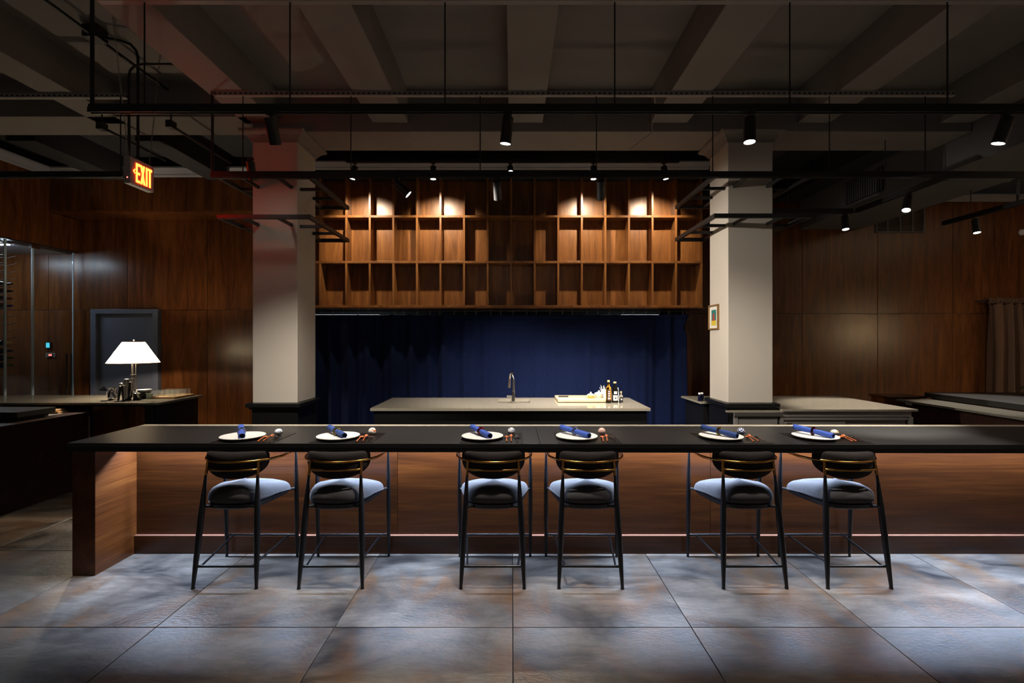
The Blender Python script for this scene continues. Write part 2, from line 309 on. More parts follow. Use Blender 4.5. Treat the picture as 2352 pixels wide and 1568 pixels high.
# ------------------------------------------------------------------ mesh helpers
ORG = {}
class MB:
    def __init__(s): s.v = []; s.f = []
    def add(s, vs_, fs_):
        o = len(s.v); s.v += [tuple(p) for p in vs_]; s.f += [tuple(i + o for i in f) for f in fs_]; return s
    def box(s, x0, x1, y0, y1, z0, z1):
        return s.add([(x0, y0, z0), (x1, y0, z0), (x1, y1, z0), (x0, y1, z0), (x0, y0, z1), (x1, y0, z1), (x1, y1, z1), (x0, y1, z1)],
                     [(0, 3, 2, 1), (4, 5, 6, 7), (0, 1, 5, 4), (1, 2, 6, 5), (2, 3, 7, 6), (3, 0, 4, 7)])
    def prism(s, poly, z0, z1):
        n = len(poly)
        return s.add([(x, y, z0) for x, y in poly] + [(x, y, z1) for x, y in poly],
                     [tuple(range(n))[::-1], tuple(range(n, 2 * n))] + [(i, (i + 1) % n, n + (i + 1) % n, n + i) for i in range(n)])
    def tube(s, path, rad, n=12, cap=True):
        P = [Vector(p) for p in path]; m = len(P)
        R = rad if isinstance(rad, (list, tuple)) else [rad] * m
        T = [(P[min(i + 1, m - 1)] - P[max(i - 1, 0)]).normalized() for i in range(m)]
        up = Vector((0, 0, 1)) if abs(T[0].z) < 0.9 else Vector((1, 0, 0))
        nrm = (up - T[0] * up.dot(T[0])).normalized(); vs_ = []
        for i in range(m):
            nrm = (nrm - T[i] * nrm.dot(T[i])).normalized(); bi = T[i].cross(nrm)
            for k in range(n):
                a = 2 * PI * k / n; vs_.append(P[i] + (nrm * math.cos(a) + bi * math.sin(a)) * R[i])
        fs_ = [(i * n + k, i * n + (k + 1) % n, (i + 1) * n + (k + 1) % n, (i + 1) * n + k) for i in range(m - 1) for k in range(n)]
        if cap: fs_ += [tuple(range(n))[::-1], tuple(range((m - 1) * n, m * n))]
        return s.add(vs_, fs_)
    def lathe(s, prof, c=(0, 0, 0), n=32, cap=True):
        vs_ = []; m = len(prof)
        for r, z in prof:
            for k in range(n):
                a = 2 * PI * k / n; vs_.append((c[0] + r * math.cos(a), c[1] + r * math.sin(a), c[2] + z))
        fs_ = [(i * n + k, i * n + (k + 1) % n, (i + 1) * n + (k + 1) % n, (i + 1) * n + k) for i in range(m - 1) for k in range(n)]
        if cap:
            if prof[0][0] > 1e-6: fs_.append(tuple(range(n))[::-1])
            if prof[-1][0] > 1e-6: fs_.append(tuple(range((m - 1) * n, m * n)))
        return s.add(vs_, fs_)
    def grid(s, fn, nu, nv, closed_u=False):
        vs_ = [fn(i / nu, j / nv) for j in range(nv + 1) for i in range(nu + 1)]
        w = nu + 1
        return s.add(vs_, [(j * w + i, j * w + i + 1, (j + 1) * w + i + 1, (j + 1) * w + i) for j in range(nv) for i in range(nu)])
    def xform(s, mat, start=0):
        s.v[start:] = [tuple(mat @ Vector(p)) for p in s.v[start:]]; return s
    def build(s, name, mat, parent=None, bevel=0.0, smooth=False, local=False, seg=2, solid=0.0, subsurf=0):
        me = bpy.data.meshes.new(name)
        o_ = ORG.get(parent, (0, 0, 0)) if not local else (0, 0, 0)
        me.from_pydata([(p[0] - o_[0], p[1] - o_[1], p[2] - o_[2]) for p in s.v], [], s.f)
        me.update(); me.materials.append(M[mat] if isinstance(mat, str) else mat)
        if smooth:
            me.polygons.foreach_set('use_smooth', [True] * len(me.polygons))
            me.set_sharp_from_angle(angle=math.radians(42))
        o = bpy.data.objects.new(name, me); COL.objects.link(o)
        if parent is not None: o.parent = parent; ORG[o] = ORG.get(parent, (0, 0, 0))
        if solid:
            md = o.modifiers.new('solidify', 'SOLIDIFY'); md.thickness = solid; md.offset = 0
        if subsurf:
            md = o.modifiers.new('subsurf', 'SUBSURF'); md.levels = subsurf; md.render_levels = subsurf
        if bevel:
            md = o.modifiers.new('bevel', 'BEVEL'); md.width = bevel; md.segments = seg; md.limit_method = 'ANGLE'; md.angle_limit = math.radians(40)
        return o

def tag(o, label, cat, group=None):
    o['label'] = label; o['category'] = cat
    if group: o['group'] = group
    return o
def thing(name, label, cat, loc, group=None):
    o = bpy.data.objects.new(name, None); COL.objects.link(o); o.location = loc; o.empty_display_size = 0.1
    ORG[o] = tuple(loc); return tag(o, label, cat, group)
def struct(o): o['kind'] = 'structure'; return o
def copy_tree(o, parent=None):
    c = o.copy(); COL.objects.link(c)
    if parent is not None: c.parent = parent
    ORG[c] = ORG.get(o, (0, 0, 0))
    for ch in o.children: copy_tree(ch, c)
    return c
def box(name, mat, parent, x0, x1, y0, y1, z0, z1, bevel=0.0):
    return MB().box(x0, x1, y0, y1, z0, z1).build(name, mat, parent, bevel)
def px(x, y, d): return Vector(((x - 1176) * d / F, d, H + (784 - y) * d / F))
def X(x, d): return (x - 1176) * d / F
def Z(y, d): return H + (784 - y) * d / F
def sempty(name, loc=(0, 0, 0)):
    o = bpy.data.objects.new(name, None); COL.objects.link(o); o.location = loc; ORG[o] = tuple(loc); return struct(o)
def spot(parent, loc, aim, power, col, angle, blend=0.5, size=0.025):
    l = bpy.data.lights.new('lamp_light', 'SPOT'); l.energy = power; l.color = col; l.spot_size = math.radians(angle)
    l.spot_blend = blend; l.shadow_soft_size = size
    o = bpy.data.objects.new('lamp_light', l); COL.objects.link(o)
    o.rotation_euler = (Vector(aim) - Vector(loc)).to_track_quat('-Z', 'Y').to_euler()
    b = ORG.get(parent, (0, 0, 0)); o.parent = parent; o.location = Vector(loc) - Vector(b)
    return o
def point(parent, loc, power, col, size):
    l = bpy.data.lights.new('bulb_light', 'POINT'); l.energy = power; l.color = col; l.shadow_soft_size = size
    o = bpy.data.objects.new('bulb_light', l); COL.objects.link(o)
    b = ORG.get(parent, (0, 0, 0)); o.parent = parent; o.location = Vector(loc) - Vector(b)
    return o

# ================================================================== THE SETTING
# floor: dark bed with slate tiles of 1 m laid proud of the joints
fl = struct(box('floor', 'grout', None, -9, 12, -3.3, 11, -0.08, -0.006))
tile_mb = MB().box(-0.4975, 0.4975, -0.4975, 0.4975, -0.012, 0.0)
tile0 = None
for j in range(-3, 5):
    for i in range(-6, 7):
        if j >= 2 and not (-6 <= i <= -3): continue
        if tile0 is None: t = tile0 = tile_mb.build('tile', 'slate', fl, 0.0018, local=True)
        else: t = tile0.copy(); COL.objects.link(t); t.parent = fl
        t.location = (0.005 + i + 0.5, 2.732 + j - 0.5, 0)
        t.rotation_euler = (0, 0, PI * ((i * 7 + j * 3) % 2))
box('rear_floor_slab', 'slate', fl, -2.9, 12, 4.74, 11, -0.012, 0.0)
# ceiling slab with concrete beams
CZ = 4.18; BZ = 3.84
ce = struct(box('ceiling', 'ceiling_paint', None, -9, 12, -3.3, 11, CZ, CZ + 0.15))
for xc, w in ((-5.55, .33), (-4.105, .30), (-2.575, .34), (-1.25, .36), (0.14, .35), (1.61, .37), (3.09, .33), (4.55, .33)):
    box('beam', 'ceiling_paint', ce, xc - w / 2, xc + w / 2, -1.5, 5.02, BZ, CZ + 0.01, 0.006)
box('cross_beam', 'ceiling_paint', ce, -2.66, 4.715, 5.0, 5.5, 3.75, CZ + 0.01, 0.006)
box('cross_beam', 'ceiling_paint', ce, -9, -2.665, 4.86, 5.3, BZ, CZ + 0.01, 0.006)
for xc, w in ((-5.55, .33), (-4.105, .30), (3.1, .35), (4.45, .35)):
    box('beam', 'dark_matt', ce, xc - w / 2, xc + w / 2, 5.5, 7.9, BZ + 0.02, CZ + 0.01, 0.006)
box('ceiling_patch', 'ceiling_paint', ce, 0.42, 0.85, 3.30, 3.55, CZ - 0.03, CZ + 0.01)
box('dark_ceiling_field', 'dark_matt', ce, -8.9, 11.9, 5.52, 10.5, CZ - 0.012, CZ + 0.01)  # near-black sheet over the rear ceiling, darker than the front slab

def panel_wall(name, y, x0, x1, xs, zs, thick=0.2, mat='wall_wood', skip=(), gap=0.003):
    w = struct(box(name, 'dark_matt', None, x0, x1, y + 0.018, y + thick, 0, zs[-1]))
    cx = [x0] + [q for q in xs if x0 < q < x1] + [x1]
    for a in range(len(cx) - 1):
        for b in range(len(zs) - 1):
            segs = [(cx[a], cx[a + 1])]
            for (sx0, sx1, sz) in skip:
                if zs[b] < sz:
                    ns = []
                    for p, q in segs:
                        if sx0 >= q or sx1 <= p: ns.append((p, q)); continue
                        if sx0 > p: ns.append((p, sx0))
                        if sx1 < q: ns.append((sx1, q))
                    segs = ns
            for p, q in segs:
                if q - p > 0.03:
                    MB().box(p + gap, q - gap, y, y + 0.018, zs[b] + gap, zs[b + 1] - gap).build('wall_panel', mat, w, 0.0015)
    return w

YL, YC, YR = 7.28, 6.70, 8.0
wl = panel_wall('wall_back_left', YL, -9.0, -3.45, [-6.92, -5.74, -4.55], [0, 2.07, 3.43], skip=[(-6.26, -5.24, 2.0)])
wr = panel_wall('wall_back_right', YR, 2.47, 11.8, [3.53, 4.76, 6.0, 7.23, 8.46, 9.7], [0, 2.06, 3.9])
# bulkhead over the left wall, with the fascia over the glass cabinet
bk = struct(box('wall_bulkhead', 'dark_matt', None, -6.47, -3.45, 6.84, YL + 0.2, 3.43, CZ))
for a, b_ in ((-6.47, -5.74), (-5.74, -4.55), (-4.55, -3.45)):
    MB().box(a + .003, b_ - .003, 6.82, 6.84, 3.43, 3.90).build('wall_panel', 'wall_wood', bk, 0.0015)
MB().box(-6.47, -3.46, 6.83, YL, 3.415, 3.43).build('soffit_panel', 'wall_wood', bk, 0.0015)
fa = struct(box('wall_fascia', 'dark_matt', None, -6.66, -6.49, 2.0, YL, 2.93, CZ))
for a, b_ in ((2.0, 3.6), (3.6, 5.4), (5.4, 6.84)):
    MB().box(-6.49, -6.472, a + .003, b_ - .003, 2.93, 3.90).build('wall_panel', 'wall_wood', fa, 0.0015)
MB().box(-6.49, -6.472, 6.845, YL, 2.93, 3.41).build('wall_panel', 'wall_wood', fa, 0.0015)
MB().box(-6.66, -6.472, 2.0, YL, 2.915, 2.93).build('soffit_panel', 'black_metal', fa)
def crown(name, pts, flip=1):
    # stepped crown moulding swept along a straight run; pts = (x0,y0,x1,y1), outward normal (nx,ny)
    x0, y0, x1, y1, nx, ny, zt, hgt, dep = pts
    prof = [(0, 0), (dep, 0), (dep, -.18 * hgt), (dep * .85, -.25 * hgt), (dep * .45, -.6 * hgt), (dep * .35, -.72 * hgt), (dep * .35, -.8 * hgt), (dep * .15, -hgt), (0, -hgt)]
    n = len(prof); vs_ = []
    for (a, b) in ((x0, y0), (x1, y1)):
        for (d, z) in prof: vs_.append((a + nx * d, b + ny * d, zt + z))
    m = MB(); m.add(vs_, [tuple(range(n)), tuple(range(n, 2 * n))[::-1]] + [(i, n + i, n + (i + 1) % n, (i + 1) % n) for i in range(n)])
    return struct(m.build(name, 'crown'))
crown('trim_1', (-6.47, 6.82, -3.45, 6.82, 0, -1, 4.02, 0.125, 0.07))
crown('trim_2', (-6.472, 2.0, -6.472, 6.82, 1, 0, 4.02, 0.125, 0.07))
crown('trim_3', (5.72, YR, 11.8, YR, 0, -1, 4.0, 0.11, 0.07))
crown('trim_4', (-3.45, 6.60, 2.66, 6.60, 0, -1, 4.02, 0.10, 0.07))
# centre bulkhead carrying the shelves, and the kitchen behind it
cb = struct(box('wall_bulkhead_centre', 'dark_matt', None, -3.45, 2.62, 6.90, 8.2, 2.065, CZ))
MB().box(-3.45, 2.62, 6.62, 6.90, 3.86, CZ).build('upper_fascia', 'dark_matt', cb)
MB().box(-3.45, 2.62, 6.64, 8.18, 2.050, 2.065).build('soffit_panel', 'wall_wood', cb)
struct(box('wall_return_right', 'wall_wood', None, 2.47, 2.56, 6.95, YR + 0.1, 0, 2.05))
struct(box('wall_return_left', 'wall_wood', None, -3.56, -3.45, 6.70, YL + 0.2, 0, CZ))
ki = struct(box('wall_kitchen_back', 'kitchen_white', None, -6, 5, 10.4, 10.5, 0, CZ))
struct(box('wall_kitchen_left', 'kitchen_white', None, -6.1, -6.0, 7.5, 10.5, 0, CZ))
struct(box('wall_kitchen_right', 'kitchen_white', None, 5.0, 5.1, 8.25, 10.5, 0, CZ))
struct(box('ceiling_kitchen', 'kitchen_white', None, -6, 5, 8.2, 10.5, 2.75, 2.85))
# room sides
struct(box('wall_left', 'dark_wood', None, -9.2, -9.0, -3.3, 11, 0, CZ))
struct(box('wall_right', 'wall_wood', None, 11.8, 12.0, -3.3, 11, 0, CZ))
struct(box('wall_cabinet_left', 'dark_wood', None, -8.3, -8.2, 4.0, YL, 0, 2.93))
struct(box('ceiling_cabinet', 'crown', None, -8.3, -6.66, 4.0, YL, 2.90, 2.93))

# grey door
do = struct(sempty('door_1', (-5.75, YL, 0)))
for nm, a in (('jamb', (-6.25, -6.17)), ('jamb', (-5.33, -5.25))):
    box(nm, 'door_grey', do, a[0], a[1], YL - 0.055, YL + 0.017, 0, 2.08, 0.004)
box('door_head', 'door_grey', do, -6.17, -5.33, YL - 0.055, YL + 0.017, 2.01, 2.08, 0.004)
dl = box('door_leaf', 'door_grey', do, -6.165, -5.335, YL - 0.004, YL + 0.017, 0.01, 2.005, 0.003)
MB().tube([(-6.08, YL - 0.004, 0.90), (-6.08, YL - 0.06, 0.90)], 0.012).tube([(-6.08, YL - 0.06, 0.90), (-5.99, YL - 0.065, 0.90)], 0.011).tube([(-6.08, YL - .004, .9), (-6.08, YL - 0.014, .9)], .028).build('lever_handle', 'chrome', dl, smooth=True)

# ================================================================== PILLARS
def pillar(x0, x1, label):
    t = thing('pillar', label, 'pillar', ((x0 + x1) / 2, 5.23, 0))
    y0, y1 = 5.0, 5.46
    box('shaft', 'plaster', t, x0, x1, y0, y1, 0.97, 3.68, 0.006)
    box('base_block', 'black_lacquer', t, x0 - .005, x1 + .005, y0 - .005, y1 + .005, 0, 0.915, 0.003)
    box('base_cap', 'black_lacquer', t, x0 - .045, x1 + .045, y0 - .06, y1 + .045, 0.93, 0.97, 0.005)
    box('base_moulding', 'black_lacquer', t, x0 - .025, x1 + .025, y0 - .03, y1 + .025, 0.905, 0.93, 0.006)
    prof = [(.0, 3.64), (.012, 3.645), (.02, 3.665), (.05, 3.70), (.085, 3.72), (.095, 3.735), (.095, 3.75)]
    m = MB(); n = 4; vs_ = []
    for d, z in prof: vs_ += [(x0 - d, y0 - d, z), (x1 + d, y0 - d, z), (x1 + d, y1 + d, z), (x0 - d, y1 + d, z)]
    m.add(vs_, [(i * 4 + k, i * 4 + (k + 1) % 4, (i + 1) * 4 + (k + 1) % 4, (i + 1) * 4 + k) for i in range(len(prof) - 1) for k in range(4)] + [(3, 2, 1, 0), tuple(range(len(prof) * 4 - 4, len(prof) * 4))])
    m.build('capital', 'ceiling_paint', t)
    return t
pillar(-2.66, -2.20, 'cream plaster pillar glowing pink beside the EXIT sign')
pillar(2.214, 2.674, 'cream plaster pillar with the small framed picture on its side')

def pillar_rack(x0, x1, px0, px1, z, label):
    # black steel frame carried round a pillar by short arms
    y0, y1 = 4.67, 5.79; h = 0.042; w = 0.03
    t = thing('pillar_rack', label, 'rack', ((x0 + x1) / 2, 5.23, z), 'steel frames round the pillars')
    box('front_bar', 'black_metal', t, x0, x1, y0, y0 + w, z, z + h, .002)
    box('rear_bar', 'black_metal', t, x0, x1, y1 - w, y1, z, z + h, .002)
    box('side_bar', 'black_metal', t, x0, x0 + w, y0 + w, y1 - w, z, z + h, .002)
    box('side_bar', 'black_metal', t, x1 - w, x1, y0 + w, y1 - w, z, z + h, .002)
    g = 0.0; q0, q1 = px0 + .06, px1 - .06
    for q in (q0, q1):
        box('arm', 'black_metal', t, q - .0125, q + .0125, y0 + w, 5.0, z + .004, z + .034, .002)
        box('arm', 'black_metal', t, q - .0125, q + .0125, 5.46, y1 - w, z + .004, z + .034, .002)
    for q in (5.07, 5.39):
        box('arm', 'black_metal', t, x0 + w, px0, q - .0125, q + .0125, z + .004, z + .034, .002)
        box('arm', 'black_metal', t, px1, x1 - w, q - .0125, q + .0125, z + .004, z + .034, .002)
pillar_rack(-2.83, -1.93, -2.66, -2.20, 3.16, 'upper black steel frame round the pink-lit pillar')
pillar_rack(-2.83, -1.93, -2.66, -2.20, 2.775, 'lower black steel frame round the pink-lit pillar')
pillar_rack(1.935, 2.88, 2.214, 2.674, 3.17, 'upper black steel frame round the pillar with the picture')
pillar_rack(1.935, 2.88, 2.214, 2.674, 2.785, 'lower black steel frame round the pillar with the picture')

# framed picture on the right pillar
pf = thing('framed_picture', 'small gold-framed picture with white mount on the pale pillar', 'picture', (2.214, 5.33, 1.86))
xx = 2.214
for a in ((5.205, 5.455, 1.73, 1.745), (5.205, 5.455, 1.985, 2.0)): box('frame_rail', 'gold_print', pf, xx - .022, xx, a[0], a[1], a[2], a[3], .002)
for a in ((5.205, 5.22), (5.44, 5.455)): box('frame_rail', 'gold_print', pf, xx - .022, xx, a[0], a[1], 1.745, 1.985, .002)
box('mount', 'white_print', pf, xx - .008, xx, 5.22, 5.44, 1.745, 1.985)
box('print', 'art_teal', pf, xx - .0095, xx - .008, 5.27, 5.39, 1.79, 1.945)
box('print', 'art_yellow', pf, xx - .0105, xx - .0095, 5.27, 5.39, 1.775, 1.83)
MB().lathe([(.0, .0), (.022, .0), (.026, .04), (.015, .08), (.0, .09)], n=10).xform(Matrix.Translation((xx - .0105, 5.33, 1.825)) @ Matrix.Diagonal((.04, 1, 1, 1))).build('print', 'art_red', pf)

# ================================================================== WALL SHELVES
su = thing('wall_shelf_unit', 'tall walnut grid of open shelves above the blue curtain', 'shelves', (-0.4, YC, 2.065))
ys0, ys1 = YC, YC + 0.185
zsh = [2.065, 2.690, 3.318, 3.86]
dv = [-3.40] + [X(735, YC)] + [X(795 + 54.15 * k, YC) for k in range(15)] + [2.605]
for k, x in enumerate(dv):
    for r in range(3):
        box('divider', 'shelf_wood', su, x - .014, x + .014, ys0, ys1, zsh[r] + (.034 if r == 0 else .016), zsh[r + 1] - .016, .002)
MB().box(-3.42, 2.62, ys0, ys1, 2.065, 2.099).build('shelf_board', 'shelf_wood', su, .002)
for z in zsh[1:3]: MB().box(-3.42, 2.62, ys0 - .002, ys1, z - .016, z + .016).build('shelf_board', 'shelf_wood', su, .002)
for k in range(len(dv) - 1):
    for r in range(3):
        box('back_panel', 'shelf_wood', su, dv[k] + .002, dv[k + 1] - .002, ys1 + .001, ys1 + .012, zsh[r] + .002, zsh[r + 1] - .002)

# ================================================================== BLUE CURTAIN
yc = 6.82
bc = thing('curtain', 'long navy velvet curtain hung on rings below the shelves', 'curtain', (-0.4, yc, 0))
MB().tube([(-3.42, yc, 2.030), (2.44, yc, 2.030)], 0.011).build('rod', 'black_metal', bc, smooth=True)
x0c, x1c = -3.25, 2.43
def cfold(x, v):
    # loose irregular folds, calmer towards the middle right
    calm = 0.30 if -0.35 < x < 1.75 else 1.0
    e = min(1, abs(x + 0.35) / .3) if x < -0.35 else (min(1, abs(x - 1.75) / .3) if x > 1.75 else 0)
    amp = 0.019 + 0.030 * e
    s = math.sin(x * 23 + 1.3 * math.sin(x * 5.1)) * 0.6 + math.sin(x * 47 + 2 * math.sin(x * 3.3)) * 0.25 + math.sin(x * 9.7 + .6) * .45
    return amp * s * (0.75 + 0.35 * v)
def cloth(u, v):
    x = x0c + (x1c - x0c) * u
    edge = max(0, (u - .985) / .015)
    zt = 1.975 - 0.010 * abs(math.sin(x * 13.1))
    z = zt * (1 - v) + 0.02 * v
    xo = edge * (-.05 * math.exp(-((z - 1.80) / .06) ** 2) + (.035 if z > 1.9 else 0.02 * v))
    return (x + xo, yc + cfold(x, v), z)
MB().grid(cloth, 520, 22).build('cloth', 'velvet_navy', bc, smooth=True, solid=0.004)
MB().grid(lambda u, v: (x0c + (x1c - x0c) * u, yc - .006 + cfold(x0c + (x1c - x0c) * u, 0), 1.968 - .05 * v), 520, 1).build('header_hem', 'velvet_navy', bc, smooth=True, solid=0.003)
for k in range(34):
    x = -3.18 + k * 0.1685 + 0.02 * math.sin(k * 2.3)
    MB().tube([(x + .018 * math.cos(a), yc + .004 * math.sin(a), 2.026 + .018 * math.sin(a)) for a in [2 * PI * q / 12 for q in range(13)]], .0025, 6, False).tube([(x, yc, 2.008), (x, yc + .002, 1.97)], .004, 6).build('curtain_ring', 'nickel', bc, smooth=True)

# added glowing boxes stand for the bright kitchen glimpsed over the curtain
for (a, b_, nm) in ((-3.9, -2.55, 'added glowing box for the bright kitchen over the curtain beside the pink-lit pillar'), (2.1, 3.1, 'added glowing box for the bright kitchen over the right end of the blue curtain')):
    t = thing('kitchen_glow_box', nm, 'light', ((a + b_) / 2, 9.4, 2.75))
    box('housing', 'kitchen_white', t, a, b_, 9.3, 9.5, 2.24, 2.28)
    MB().box(a + .02, b_ - .02, 9.298, 9.50, 2.12, 2.24).build('diffuser', 'kitchen_glow', t, .01)
    for q in (a + .2, b_ - .2): box('hanger', 'black_metal', t, q - .005, q + .005, 9.395, 9.405, 2.28, 2.75)

# ================================================================== BROWN CURTAIN ON THE RIGHT WALL
t = thing('curtain', 'brown velvet curtain with a gathered top on the right wood wall', 'curtain', (8.15, 7.85, 0))
MB().tube([(7.55, 7.84, 2.255), (9.2, 7.84, 2.255)], 0.012).build('rod', 'black_metal', t, smooth=True)
for q in (7.6, 9.1): MB().tube([(q, 7.84, 2.255), (q, 8.0, 2.255)], .008).build('bracket', 'black_metal', t)
def bfold(x, v): return (.085 * math.sin(x * 44 + 1.5 * math.sin(x * 6)) + .022 * math.sin(x * 83 + 1)) * (0.55 + .45 * min(1, v * 3))
MB().grid(lambda u, v: (7.66 + 1.07 * u + .015 * math.sin(9 * u + 4 * v), 7.84 + bfold(7.66 + 1.07 * u, v), 2.22 * (1 - v) + .02 * v), 220, 26).build('cloth', 'velvet_brown', t, smooth=True, solid=.004)
MB().grid(lambda u, v: (7.64 + 1.11 * u, 7.815 + .022 * math.sin(u * 210 + 3 * math.sin(u * 31) + v * 2) - .03 * math.sin(PI * v), 2.295 - .085 * v + .006 * math.sin(u * 97)), 260, 8).build('header', 'velvet_brown', t, smooth=True, solid=.004)
MB().tube([(8.86, 7.82, 2.22), (9.0, 7.82, 2.22)], .012).build('finial', 'nickel', t)

# vent grille, duct, sensor
t = thing('wall_vent', 'grey louvred vent grille high on the right wood wall', 'vent', (6.36, YR, 3.38))
for a in ((5.96, 6.76, 3.38, 3.405), (5.96, 6.76, 3.855, 3.88)): box('frame_rail', 'duct_paint', t, a[0], a[1], YR - .025, YR, a[2], a[3], .002)
for a in (5.96, 6.14, 6.345, 6.55, 6.735): box('frame_stile', 'duct_paint', t, a, a + .025, YR - .022, YR, 3.405, 3.855, .002)
for k in range(22):
    z = 3.415 + k * .02
    MB().add([(5.985, YR - .018, z), (6.735, YR - .018, z), (6.735, YR - .004, z + .013), (5.985, YR - .004, z + .013), (5.985, YR - .016, z - .002), (6.735, YR - .016, z - .002), (6.735, YR - .002, z + .011), (5.985, YR - .002, z + .011)],
             [(0, 1, 2, 3), (7, 6, 5, 4), (0, 4, 5, 1), (3, 2, 6, 7), (0, 3, 7, 4), (1, 5, 6, 2)]).build('louvre', 'duct_paint', t)
t = thing('air_duct', 'big grey rectangular duct boxed under the ceiling on the right', 'duct', (5.2, 5.0, 3.44))
for a, b_ in ((-1.0, 2.6), (2.6, 5.6), (5.6, 8.0)):
    box('duct_section', 'duct_paint', t, 4.73, 5.70, a + .003, b_ - .003, 3.44, 4.06, .004)
for q in (2.6, 5.6): box('joint_strip', 'duct_paint', t, 4.722, 5.708, q - .02, q + .02, 3.432, 4.068, .003)
gr = box('side_grille', 'black_metal', t, 4.715, 4.73, 6.2, 6.9, 3.52, 3.84, .002)
for k in range(16): box('grille_bar', 'duct_paint', gr, 4.709, 4.715, 6.22 + k * .043, 6.235 + k * .043, 3.53, 3.83)
s_ = MB().lathe([(.05, 0), (.05, .015), (.04, .03), (.0, .034)]).xform(Matrix.Translation((8.36, YR, 3.39)) @ Matrix.Rotation(PI / 2, 4, 'X')).build('wall_sensor', 'white_gloss', None, smooth=True)
tag(s_, 'small round white sensor on the right wood wall', 'sensor')

# ================================================================== CEILING STRUTS AND LIGHT TRACKS
def strut(x0, x1, y, z, label, nslot):
    t = thing('strut_channel', label, 'rail', ((x0 + x1) / 2, y, z))
    m = MB(); w = .04; h = .038
    m.box(x0, x1, y - w / 2, y + w / 2, z + h - .003, z + h)
    m.box(x0, x1, y + w / 2 - .003, y + w / 2, z, z + h - .003)
    m.build('channel_web', 'strut', t)
    # slotted face: bars between the slots
    m = MB(); pitch = (x1 - x0) / nslot
    m.box(x0, x1, y - w / 2, y - w / 2 + .003, z, z + .011); m.box(x0, x1, y - w / 2, y - w / 2 + .003, z + .025, z + h - .003)
    for k in range(nslot + 1):
        a = x0 + k * pitch; m.box(max(x0, a - .011), min(x1, a + .011), y - w / 2, y - w / 2 + .003, z + .011, z + .025)
    o = m.build('slotted_face', 'strut', t)
    m = MB(); m.box(x0, x1, y - w / 2 + .004, y - w / 2 + .006, z + .008, z + .028); m.build('slot_back', 'strut_hole', t)
    m = MB(); m.box(x0, x1, y - w / 2 + .003, y + w / 2 - .003, z, z + .003); m.build('channel_lip', 'strut', t)
    return t
strut(-2.68, 4.68, 3.17, BZ - .038, 'slotted strut channel nearest the camera under the beams', 158)
strut(-2.68, 3.97, 4.38, BZ - .038, 'slotted strut channel behind the first track, spanning the beams', 145)
strut(-5.2, -3.49, 4.42, BZ - .038, 'short slotted strut channel left of the EXIT sign', 36)

def track(name, p0, p1, rods, ztop, label, rodr=.005, zr=3.10):
    a = Vector(p0); b = Vector(p1); mid = (a + b) / 2
    t = thing('light_track', label, 'track', tuple(mid))
    d = (b - a).normalized(); n = Vector((-d.y, d.x, 0)); L_ = (b - a).length
    rot = Matrix.Translation(a) @ Matrix(((d.x, n.x, 0, 0), (d.y, n.y, 0, 0), (0, 0, 1, 0), (0, 0, 0, 1)))
    m = MB().box(0, L_, -.018, .018, .012, .034).xform(rot); m.build('rail', 'black_metal', t, .002)
    m = MB().box(0, L_, -.018, -.010, 0, .012).box(0, L_, .010, .018, 0, .012).xform(rot); m.build('rail_lips', 'black_metal', t, .001)
    m = MB().box(0, L_, -.012, .012, .036, .056).xform(rot); m.build('support_bar', 'black_metal', t, .002)
    for r in rods:
        rr = rodr * (2.4 if r[2] else 1)
        MB().tube([(r[0], r[1], a.z + .05), (r[0], r[1], ztop)], rr, 8).build('hanger_rod', 'black_metal', t, smooth=True)
    return t
T1Y, T2Y, TZ = 3.17, 4.38, 3.085
track('t', (X(205, T1Y), T1Y, TZ), (6.2, T1Y, TZ), [(X(212, T1Y), T1Y, 1)] + [(X(q, T1Y), T1Y, 0) for q in (332, 666, 1022, 1412, 1814, 2176)], BZ, 'long black light track nearest the camera, with a hanging end rod')
track('t', (X(485, T2Y), T2Y, TZ - .015), (5.4, T2Y, TZ - .015), [(X(488, T2Y), T2Y, 1)] + [(X(q, T2Y), T2Y, 0) for q in (558, 806, 1103, 1370, 1637, 1905, 2125)], BZ, 'second black light track passing in front of the pillars')
track('t', (-6.3, T2Y, TZ - .015), (X(283, T2Y), T2Y, TZ - .015), [(X(277, T2Y), T2Y, 0), (-5.0, T2Y, 0)], BZ, 'short black light track ending at the EXIT sign')
T3Y, T3Z = 6.2, 3.872
track('t', (X(795, T3Y), T3Y, T3Z), (X(1560, T3Y), T3Y, T3Z), [(X(q, T3Y), T3Y, 0) for q in (886, 1098, 1335, 1535)], CZ, 'short black light track high in front of the shelves')
track('t', (3.98, T2Y + .02, TZ), (3.98, 5.64, TZ), [(3.98, 5.2, 0)], CZ, 'black light track running back from the second track on the right')
track('t', (3.0, 5.66, TZ), (3.96, 5.66, TZ), [(3.2, 5.66, 0)], CZ, 'short black cross track behind the pillar with the picture')
track('t', (5.56, 3.6, TZ), (5.52, 6.25, TZ), [(5.55, 5.9, 0), (5.56, 5.36, 1), (5.56, 4.2, 0)], 3.432, 'black light track below the big duct at far right')
track('t', (5.62, 3.5, 3.33), (5.62, 6.9, 3.33), [], 3.4, 'black conduit rail along the edge of the duct') if False else None

